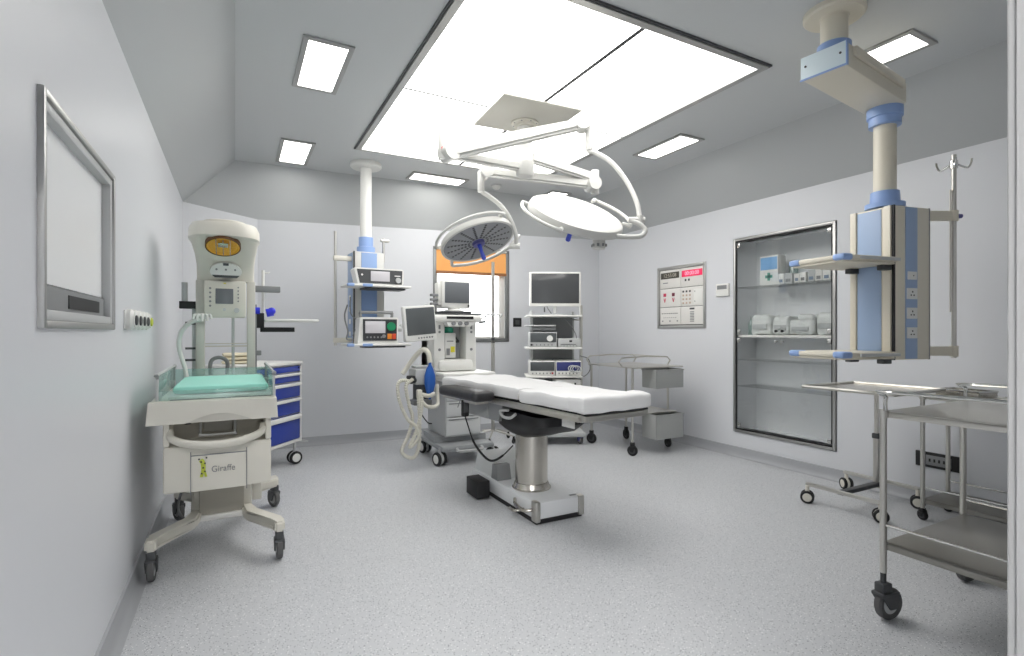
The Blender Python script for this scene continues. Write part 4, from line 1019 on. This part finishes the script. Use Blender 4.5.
# drip pole
PM = Matrix.Translation((4.155-PX, 1.645-PY, 0))
f = MB(); f.cyl((0, 0, .0), (0, 0, 1.33), .014, M=PM); f.cyl((-.022, .01, .3), (-.022, .01, 1.1), .006, M=PM); f.build('drip_pole', M_steel2, rp)
for z in (.015, .90):
    f = MB(); f.prism([(4.165-PX, 1.625-PY), (4.175-PX, 1.66-PY), (.15, .04), (.15, -.0)], z, z+.06, 'z'); f.cyl((.0, 0, z-.005), (.0, 0, z+.065), .024, M=PM); f.build('pole_bracket', M_pendant, rp)
f = MB(); f.cyl((.03, -.01, .93), (.05, -.02, .93), .014, M=PM); f.build('bracket_knob', M_purple, rp)
f = MB()
for k in range(4):
    a = R(90*k+28); c_, s_ = math.cos(a), math.sin(a)
    f.tube([(.012*c_, .012*s_, 1.27), (.04*c_, .04*s_, 1.25), (.07*c_, .07*s_, 1.235), (.085*c_, .085*s_, 1.26), (.09*c_, .09*s_, 1.29)], .006, smooth=5, M=PM)
f.cyl((0, 0, 1.24), (0, 0, 1.29), .022, M=PM); f.build('drip_hooks', M_chrome, rp)

# left pendant
QX, QY = 1.24, 5.66
lp = thing('ceiling_pendant', 'slim ceiling service pendant at the back carrying two medical devices', 'ceiling pendant', (QX, QY, 1.16))
C = Matrix.Translation((0, 0, -1.16))
f = MB(); f.lathe([(0, 3.1), (.165, 3.1), (.165, 3.07), (.15, 3.055), (.09, 3.05), (0, 3.05)], 36, M=C); f.build('ceiling_flange', M_white, lp)
f = MB(); f.lathe([(.060, 3.06), (.060, 2.28)], 32, M=C); f.build('drop_tube', M_white, lp)
f = MB(); f.lathe([(.075, 2.31), (.075, 2.21), (.095, 2.205), (.095, 2.13), (0, 2.13)], 32, M=C); f.build('blue_collar', M_bluetrim, lp)
B2 = Matrix.Rotation(R(3), 4, 'Z')
f = MB(); f.box(-.16, .16, -.13, .15, 0, .98, .008, M=B2); h2 = f.build('service_head', mat('silver_head', (200, 200, 196), .4), lp)
f = MB(); f.box(-.085, .08, -.136, -.128, .01, .97, .002, M=B2); f.build('blue_front_strip', mat('steel_blue_panel', (128, 156, 200), .4), h2)
f = MB(); f.box(-.168, -.158, -.08, .10, .01, .97, .002, M=B2); f.build('blue_side_panel', M_blue, h2)
f = MB(); f.box(-.165, -.15, -.137, -.12, 0, .98, M=B2); f.build('rail_slot', M_dgrey, h2)
for z in (.12, .25, .38, .5): 
    f = MB(); f.box(-.174, -.165, -.03, .03, z-.025, z+.025, .003, M=B2); f.build('socket', M_white, h2)
for z, nm in ((.59, 'u'), (.0, 'l')):
    f = MB(); f.box(-.30, .34, -.47, -.14, z, z+.022, .008, M=B2); s = f.build('shelf', M_white, lp)
    f = MB(); f.box(-.306, -.24, -.476, -.43, z-.003, z+.026, .008, M=B2); f.build('blue_corner', M_bluetrim, s); f = MB(); f.box(-.16, -.06, -.476, -.46, z-.003, z+.026, .008, M=B2); f.build('blue_clip', M_bluetrim, s)
    f = MB(); f.box(-.12, .3, -.40, -.2, z-.02, z, .003, M=B2); f.build('shelf_bracket', M_dgrey, s)
f = MB(); f.cyl((-.33, -.05, .0), (-.33, -.05, 1.18), .014, M=B2); f.build('drip_pole', M_steel2, lp)
for z in (.03, .88):
    f = MB(); f.box(-.35, -.15, -.075, -.025, z, z+.05, .008, M=B2); f.build('pole_bracket', M_cream, lp)
f = MB(); f.cyl((.19, .0, .9), (.19, .0, 1.16), .013, M=B2); f.box(.16, .25, -.02, .02, 1.12, 1.15, .004, M=B2); f.build('short_pole', M_steel2, lp)
f = MB(); f.tube([(-.22, -.1, .42), (-.26, -.15, .3), (-.24, -.2, .15), (-.25, -.2, .07), (-.2, -.25, .06)], .008, smooth=7, M=B2); f.tube([(-.2, -.14, .5), (-.21, -.2, .33), (-.15, -.24, .24), (-.2, -.24, .1)], .006, smooth=7, M=B2); f.build('cables', M_mgrey, lp)
LM = Matrix.Translation((QX, QY, 1.16)) @ B2
def on_lp(name, label, x, y, z, rz=0):
    q = LM @ Vector((x, y, z)); return thing(name, label, 'device', q, 3+rz)
d = on_lp('infusion_device', 'low white device with a wide display and round dial on the upper pendant shelf', .035, -.33, .613, -3)
f = MB(); f.prism([(-.22, 0), (.22, 0), (.235, .02), (.235, .15), (.22, .165), (-.25, .165), (-.26, .15)], -.1, .1, 'y'); f.build('housing', M_white, d)
f = MB(); f.prism([(-.205, .012), (.215, .012), (.22, .15), (-.235, .15)], -.106, -.098, 'y'); fp = f.build('front_panel', M_dgrey, d)
f = MB(); f.box(-.10, .09, -.110, -.104, .035, .135, .002); f.build('display', M_screenlit, fp)
f = MB(); f.cyl((.175, -.125, .05), (.175, -.104, .05), .028); f.build('dial', M_lgrey, fp)
f = MB(); f.cyl((-.185, -.108, .095), (-.185, -.104, .095), .01); f.box(.14, .2, -.108, -.104, .09, .1); f.build('button', M_white, fp)
d = on_lp('defibrillator', 'white defibrillator with green and orange buttons on the lower pendant shelf', .01, -.33, .023, -3)
f = MB(); f.prism([(-.20, .0), (.20, .0), (.205, .25), (.19, .265), (-.165, .265), (-.18, .25)], -.1, .1, 'y'); f.build('housing', M_white, d)
f = MB(); f.prism([(-.15, .03), (.185, .03), (.188, .245), (-.152, .245)], -.108, -.098, 'y'); fp = f.build('front_panel', M_ink, d)
f = MB(); f.box(-.13, .07, -.112, -.106, .105, .225, .002); f.build('screen', M_screenlit, fp)
f = MB(); f.cyl((.128, -.122, .172), (.128, -.107, .172), .044); f.build('selector', M_green, fp)
f = MB(); f.box(.09, .135, -.112, -.106, .045, .10, .003); f.build('orange_key', M_orange, fp)
f = MB(); f.box(.138, .178, -.112, -.106, .045, .10, .003); f.build('red_key', mat('vermilion_key', (222, 80, 48), .45), fp)
f = MB()
for k in range(5): f.cyl((-.11+k*.035, -.113, .065), (-.11+k*.035, -.106, .065), .009)
f.cyl((.055, -.118, .075), (.055, -.106, .075), .018); f.build('key', M_mgrey, fp)
f = MB(); f.tube([(-.15, 0, .25), (-.155, 0, .30), (-.13, 0, .315), (.14, 0, .315), (.165, 0, .30), (.16, 0, .25)], .015, smooth=3); f.build('carry_handle', M_mgrey, d)
f = MB(); f.cyl((.2, -.05, .15), (.25, -.06, .15), .03); f.sphere((.25, -.06, .18), .025); f.build('paddle', M_lgrey, d)

# ------------------------------------------------------------------ surgical light
sl = thing('surgical_light', 'white ceiling surgical light with two round lamp heads on long arms', 'surgical light', (2.17, 3.84, 2.62))
ox, oy, oz = 2.17, 3.84, 2.62
S = Matrix.Translation((-ox, -oy, -oz))
f = MB(); f.box(-.345, .345, -.32, .32, 3.072, 3.085, .003, M=S @ TRZ(2.13, 3.745, 0, -3)); f.build('mounting_plate', M_plate, sl)
f = MB(); f.cyl((ox, oy, 3.03), (ox, oy, 3.10), .09, M=S); f.lathe([(0, 3.073), (.115, 3.073), (.115, 3.06), (.08, 3.05), (0, 3.05)], 36, M=S @ Matrix.Translation((ox, oy, 0))); f.build('ceiling_flange', M_cream2, sl)
f = MB()
for k in range(8): f.cyl((ox+.1*math.cos(k*.785), oy+.1*math.sin(k*.785), 3.054), (ox+.1*math.cos(k*.785), oy+.1*math.sin(k*.785), 3.062), .007, M=S)
f.build('bolt', M_mgrey, sl)
f = MB(); f.lathe([(.066, 3.06), (.066, 2.86), (.072, 2.855), (.072, 2.74), (.078, 2.735), (.078, 2.63), (.066, 2.615), (0, 2.615)], 32, M=S @ Matrix.Translation((ox, oy, 0))); f.build('spindle', M_lampwhite, sl)
E1 = Vector((1.46, 3.82, 2.70)); F1 = Vector((2.333, 3.233, 2.88)); E2 = Vector((2.90, 3.873, 2.66)); F2 = Vector((1.925, 4.073, 2.68))
def arm(a, b, w, h, name, m=M_lampwhite, t0=1., t1=1.):
    d = b-a; L_ = d.length; q = d.to_track_quat('X', 'Z').to_matrix().to_4x4(); Mx = S @ Matrix.Translation(a) @ q
    f = MB(); n = 6; secs = []
    A_ = []
    f.prism([(0, -h*t0), (L_, -h*t1), (L_, h*t1), (0, h*t0)], -w, w, 'y', M=Mx)
    bmesh.ops.bevel(f.bm, geom=list(f.bm.edges), offset=min(w, h)*.45, segments=3, affect='EDGES')
    return f.build(name, m, sl)
arm(Vector((ox-.05, oy, 2.69)), E1+Vector((0, 0, -.01)), .035, .032, 'extension_arm')
arm(Vector((ox+.05, oy, 2.79)), E2+Vector((0, 0, .06)), .035, .042, 'extension_arm')
arm(E1+(F1-E1)*.03, F1, .042, .052, 'spring_arm', M_lampwhite, 1.15, .72)
arm(E2+(F2-E2)*.02, F2, .038, .042, 'spring_arm', M_lampwhite, 1.1, .8)
def joint(p, z0, z1, r, name='elbow_joint'):
    f = MB(); f.lathe([(0, z0), (r*.9, z0), (r, z0+.012), (r, z1-.012), (r*.9, z1), (0, z1)], 24, M=S @ Matrix.Translation((p.x, p.y, 0))); return f.build(name, M_lampwhite, sl)
j = joint(E1+Vector((-.03, 0, 0)), 2.64, 2.90, .042)
f = MB(); f.cyl((E1.x+.02, E1.y-.09, 2.70), (E1.x+.0, E1.y+.05, 2.70), .07, M=S); f.build('arm_knuckle', M_lampwhite, sl)
f = MB(); f.cyl((E1.x-.05, E1.y-.045, 2.715), (E1.x-.045, E1.y-.03, 2.715), .012, M=S); f.build('red_button', mat('signal_red', (205, 50, 50), .4), j)
f = MB(); f.cyl((F1.x-.03, F1.y-.05, 2.88), (F1.x+.02, F1.y+.05, 2.88), .055, M=S); f.build('arm_knuckle', M_lampwhite, sl)
joint(F1+Vector((.058, .003, 0)), 2.69, 2.885, .03)
joint(E2+Vector((.03, 0, 0)), 2.57, 2.79, .038)
f = MB(); f.cyl((E2.x-.02, E2.y-.08, 2.655), (E2.x, E2.y+.06, 2.655), .062, M=S); f.build('arm_knuckle', M_lampwhite, sl)
f = MB(); f.cyl((F2.x-.02, F2.y-.06, 2.68), (F2.x, F2.y+.06, 2.68), .054, M=S); f.build('arm_knuckle', M_lampwhite, sl)
joint(F2+Vector((-.046, .025, 0)), 2.51, 2.69, .030)

th0 = math.atan(277/520)
Fw = Vector((math.sin(th0), math.cos(th0), 0)); Rt = Vector((math.cos(th0), -math.sin(th0), 0)); Up = Vector((0, 0, 1))
def head_frame(pos, major_deg, cosv, face_down):
    """lamp frame whose -Z is the lens direction"""
    t = (-pos+Vector((0, 0, 1.3))).normalized()
    r = Rt-t*Rt.dot(t); r.normalize(); u = t.cross(r); u = -u if u.z < 0 else u
    a = R(major_deg); mj = r*math.cos(a)+u*math.sin(a); mn = r*math.sin(a)-u*math.cos(a)
    n = (t*cosv+mn*math.sqrt(1-cosv*cosv)).normalized()
    z = -n; x = mj; y = z.cross(x).normalized()
    Mx = Matrix((x, y, z)).transposed().to_4x4(); Mx.translation = pos
    return S @ Mx
def lamp_head(Mh, r, label):
    hd_ = MB(); hd_.lathe([(0, .075), (r*.35, .075), (r*.8, .055), (r*.97, .03), (r, .0), (r, -.022), (r*.965, -.03), (r*.93, -.02), (0, -.02)], 56, M=Mh)
    h = hd_.build('lamp_head', M_lampwhite, sl); h['label'] = label
    lf = MB(); lf.lathe([(0, -.024), (r*.935, -.024), (r*.935, -.019), (0, -.019)], 56, M=Mh); lf.build('lens_face', mat('grey_lens_face', (152, 154, 158), .25), h)
    ld = MB()
    for k in range(16):
        a = 2*math.pi*k/16
        for q in range(7):
            rr = r*(.26+.095*q); ld.lathe([(0, -.027), (.011, -.027), (.011, -.023), (0, -.023)], 8, M=Mh @ Matrix.Translation((rr*math.cos(a), rr*math.sin(a), 0)))
    ld.build('lens_ring', M_dgrey, h)
    g = MB(); g.lathe([(0, -.05), (r*.16, -.05), (r*.17, -.03), (r*.17, -.022), (0, -.022)], 28, M=Mh); g.build('centre_hub', M_purple, h)
    g = MB(); g.lathe([(0, -.20), (.014, -.20), (.02, -.19), (.016, -.12), (.02, -.05), (0, -.05)], 18, M=Mh); g.build('handle', mat('bright_blue_handle', (58, 78, 190), .4), h)
    return h
H1 = Vector((1.935, 4.295, 2.13)); H2 = Vector((2.235, 3.19, 2.16))
Mh1 = head_frame(H1, 19, .44, True); Mh2 = head_frame(H2, -17, -.27, True)
h1 = lamp_head(Mh1, .345, 'round lamp head tilted to show its grey lens face and blue handle')
h2_ = lamp_head(Mh2, .365, 'round lamp head seen from above its white back')
def hoop(Mh, r, a0, a1, name, h, rad=.013, off=.03, z=.02):
    f = MB(); pts = []
    for k in range(25):
        a = R(a0+(a1-a0)*k/24); pts.append(((r+off)*math.cos(a), (r+off)*math.sin(a), z))
    pts = [(r*.93*math.cos(R(a0)), r*.93*math.sin(R(a0)), z)]+pts+[(r*.93*math.cos(R(a1)), r*.93*math.sin(R(a1)), z)]
    f.tube(pts, rad, seg=8, M=Mh); return f.build(name, M_lampwhite, h)
hoop(Mh1, .345, 190, 320, 'rim_handle', h1, off=.03, z=.04)
hoop(Mh2, .365, -5, 75, 'rim_handle', h2_, off=.04, z=.06); hoop(Mh2, .365, 185, 260, 'rim_handle', h2_, off=.045, z=-.01)
Si = S.inverted()
def inw(Mh, p): return (Si @ Mh) @ Vector(p)
# yokes
J1 = Vector((2.242, 4.131, 2.077))
f = MB(); f.tube([(1.879, 4.098, 2.53), (1.91, 4.104, 2.508), (1.965, 4.097, 2.479), (2.066, 4.066, 2.396), (2.155, 4.064, 2.282), (2.223, 4.096, 2.16), J1], .019, seg=12, smooth=8, M=S); f.build('yoke', M_lampwhite, sl)
f = MB(); f.cyl(J1-Rt*.06, J1+Rt*.035, .028, M=S); f.build('yoke_joint', M_lampwhite, sl)
rail = [inw(Mh1, (.40*math.cos(R(a)), .40*math.sin(R(a)), -.03)) for a in range(140, 16, -8)]+[J1-Rt*.05]
f = MB(); f.tube([inw(Mh1, (.33*math.cos(R(146)), .33*math.sin(R(146)), .03))]+rail, .015, seg=10, smooth=3, M=S); f.build('lamp_fork', M_lampwhite, sl)
b1 = Vector((2.33, 2.951, 1.99)); K = Vector((2.598, 2.899, 2.114))
f = MB(); f.tube([(2.391, 3.236, 2.71), (2.391, 3.236, 2.685), (2.432, 3.202, 2.667), (2.515, 3.113, 2.577), (2.582, 3.021, 2.419), (2.606, 2.94, 2.248), K], .018, seg=12, smooth=8, M=S); f.build('yoke', M_lampwhite, sl)
f = MB(); f.cyl(K-Rt*.085, K+Rt*.035, .022, M=S); f.cyl(K+Vector((0, 0, -.035)), K+Vector((0, 0, .03)), .026, M=S); f.build('yoke_joint', M_lampwhite, sl)
f = MB(); f.tube([(2.528, 2.936, 2.114), (2.578, 2.887, 2.081), (2.61, 2.859, 2.036), (2.577, 2.865, 1.99), (2.462, 2.903, 1.98), b1], .018, seg=12, smooth=8, M=S); f.build('lamp_link', M_lampwhite, sl)
f = MB(); f.cyl(b1-Rt*.06, b1+Rt*.04, .036, M=S); f.cyl(b1-Rt*.05+Vector((0, 0, -.10)), b1-Rt*.05, .045, M=S); g = f.build('lamp_joint', M_lampwhite, sl)
f = MB()
for k in range(8):
    a = k*.785; c0 = b1-Rt*.05+Vector((.047*math.cos(a), .047*math.sin(a), -.075)); f.box(-.007, .007, -.007, .007, -.01, .01, .002, M=S @ Matrix.Translation(c0))
f.build('keypad_button', M_mgrey, g)

# ------------------------------------------------------------------ tray stand
ms = thing('tray_stand', 'steel tray stand on cream-hubbed casters by the glass cabinet', 'tray stand', (4.17, 2.22, 0))
f = MB(); tz = .915; a = (-.61, .04, -.52, .09)
f.box(a[0]+.02, a[1]-.02, a[2]+.02, a[3]-.02, tz-.012, tz-.006)
tr = f.build('tray', M_steel, ms)
f = MB(); P4 = [(a[0]+.012, a[2]+.012, tz), (a[1]-.012, a[2]+.012, tz), (a[1]-.012, a[3]-.012, tz), (a[0]+.012, a[3]-.012, tz)]
for i in range(4): 
    p_, q_ = P4[i], P4[(i+1) % 4]
    f.tube([p_, q_], .010, seg=8)
f.box(a[0]+.01, a[1]-.01, a[2]+.01, a[2]+.016, tz-.014, tz+.006).box(a[0]+.01, a[1]-.01, a[3]-.016, a[3]-.01, tz-.014, tz+.006).box(a[0]+.01, a[0]+.016, a[2]+.01, a[3]-.01, tz-.014, tz+.006).box(a[1]-.016, a[1]-.01, a[2]+.01, a[3]-.01, tz-.014, tz+.006)
f.build('tray_rim', M_steel2, tr)
f = MB(); f.box(.18, .215, -.02, .015, .10, .5, .004); f.box(.185, .21, -.015, .01, .5, .90, .003); f.build('post', M_steel2, ms)
f = MB(); f.box(-.2, .215, -.02, .012, .88, .902, .003); f.build('tray_arm', M_steel2, ms)
f = MB(); f.box(.173, .222, -.027, .022, .48, .52, .006); f.build('clamp', M_dgrey, ms)
for x, (y0, y1) in ((-.30, (-.28, .24)), (.30, (-.24, .30))):
    f = MB(); f.box(x-.018, x+.018, y0, y1, .125, .15, .006); f.build('base_bar', M_steel2, ms)
f = MB(); f.box(-.29, .29, -.03, .015, .115, .145, .004); f.build('cross_bar', M_dgrey, ms)
for x, y, g_ in ((-.32, .22, 30), (.30, .28, -30), (.28, -.24, 25), (-.28, -.27, 35)): twin(ms, x, y, .047, .13, g_, 'cream')

# ------------------------------------------------------------------ foreground trolley
def trolley(name, label, loc, w, d, ztop, zlow, rim, wheel, far_leg=True, group=None):
    """local x: away to the right wall, -y: towards the camera side"""
    t = thing(name, label, 'trolley', loc)
    f = MB(); f.box(0, w, -d, 0, ztop-.012, ztop, .004); f.box(.0, w, -d, -d+.02, ztop-.03, ztop, .003); f.box(0, .02, -d, 0, ztop-.03, ztop, .003); f.build('top_shelf', M_steel2, t)
    f = MB(); f.box(0, w, -d, 0, zlow-.012, zlow, .004); f.box(0, .015, -d, 0, zlow-.035, zlow, .003); f.build('lower_shelf', mat('dull_steel_shelf', (150, 148, 142), .3, .9), t)
    for x in (.0, w):
        for y in (0, -d):
            f = MB(); f.cyl((x, y, wheel[1]), (x, y, ztop+.0), .014); f.cyl((x, y, ztop-.03), (x, y, ztop+.004), .019); f.build('leg', M_steel2, t)
            caster(t, x, y, wheel[0], wheel[1]+.01, wheel[2], wheel[3], wheel[4], wheel[5])
    for x in (0, w):
        f = MB(); f.tube([(x, -.01, ztop), (x, -.012, ztop+rim*.7), (x, -.05, ztop+rim), (x, -d+.05, ztop+rim), (x, -d+.012, ztop+rim*.7), (x, -d+.01, ztop)], .0085, smooth=5); f.build('guard_rail', M_chrome, t)
        f = MB(); f.tube([(x, 0, zlow+.075), (x, -d, zlow+.075)], .006); f.build('lower_rail', M_chrome, t)
    return t
trolley('steel_trolley', 'two-shelf stainless steel trolley in the right foreground beside the door frame', (2.585, 1.285, 0), .76, .85, .945, .355, .085, (.072, .215, -100, 'grey', .036, .03))
t2 = trolley('steel_trolley', 'narrow stainless steel trolley against the right wall, half hidden behind the foreground trolley', (4.20, 1.84, 0), .36, .62, .865, .15, .0, (.035, .08, -20, 'dark', .024, .0))
for ch in list(t2.children):
    if ch.name.startswith('guard_rail'): bpy.data.objects.remove(ch)
def instr(name, label, cat, x, y, z, rz, build):
    o = thing(name, label, cat, (x, y, z), rz); build(o); return o
def kd(o):
    f = MB(); y0 = .09
    for q in ((-.13, -.125, -y0, y0), (.125, .13, -y0, y0), (-.13, .13, -y0, -y0+.005), (-.13, .13, y0-.005, y0)): f.box(*q, .0, .04, .001)
    f.box(-.13, .13, -y0, y0, 0, .004); f.build('basin', M_steel, o)
    f = MB(); f.tube([(-.13, -y0, .04), (.13, -y0, .04), (.13, y0, .04), (-.13, y0, .04)], .005, closed=True, seg=6); f.build('rim', M_chrome, o)
instr('instrument_dish', 'rectangular steel dish on the narrow trolley by the right wall', 'dish', 4.36, 1.66, .867, 80, kd)
def fc(o):
    f = MB(); f.tube([(-.09, 0, .008), (0, .004, .008), (.09, .012, .008)], .004, smooth=4); f.tube([(-.09, .012, .008), (0, .004, .008), (.09, 0, .008)], .004, smooth=4); f.build('blades', M_chrome, o)
    f = MB()
    for y in (-.012, .024): f.tube([(-.09+.018*math.cos(k*.785)-.018, y+.014*math.sin(k*.785), .008) for k in range(8)], .003, closed=True, seg=6)
    f.build('finger_rings', M_chrome, o)
instr('forceps', 'shiny steel forceps lying on the far end of the narrow trolley', 'forceps', 4.30, 1.42, .869, 60, fc)
instr('scissors', 'shiny steel scissors beside the forceps on the narrow trolley', 'scissors', 4.42, 1.38, .869, 100, fc)
def cup(o):
    MB().lathe([(0, 0), (.03, 0), (.042, .05), (.046, .052), (.038, .05), (.027, .004), (0, .004)], 24).build('bowl', M_chrome, o)
    MB().lathe([(.042, .05), (.048, .05), (.048, .054), (.042, .054)], 24).build('rim', M_steel, o)
instr('steel_cup', 'small steel cup at the near end of the narrow wall trolley', 'cup', 4.34, 1.27, .867, 0, cup)
# ------------------------------------------------------------------ daylight, camera, view
w = bpy.data.worlds.new('world'); scene.world = w; w.use_nodes = True
bg = w.node_tree.nodes['Background']; bg.inputs[0].default_value = (1, 1, 1, 1); bg.inputs[1].default_value = 1.3
cam = bpy.data.cameras.new('camera'); cam.sensor_width = 36; cam.lens = 520/1024*36; cam.clip_start = .02
cam.shift_y = 4/1024
co_ = bpy.data.objects.new('camera', cam); col.objects.link(co_)
co_.location = (0, 0, 1.3); co_.rotation_euler = (R(90), 0, -math.atan(277/520))
scene.camera = co_
vs = scene.view_settings
vs.view_transform = 'Standard'; vs.look = 'None'; vs.gamma = 1; vs.use_curve_mapping = False
vs.exposure = 2.05
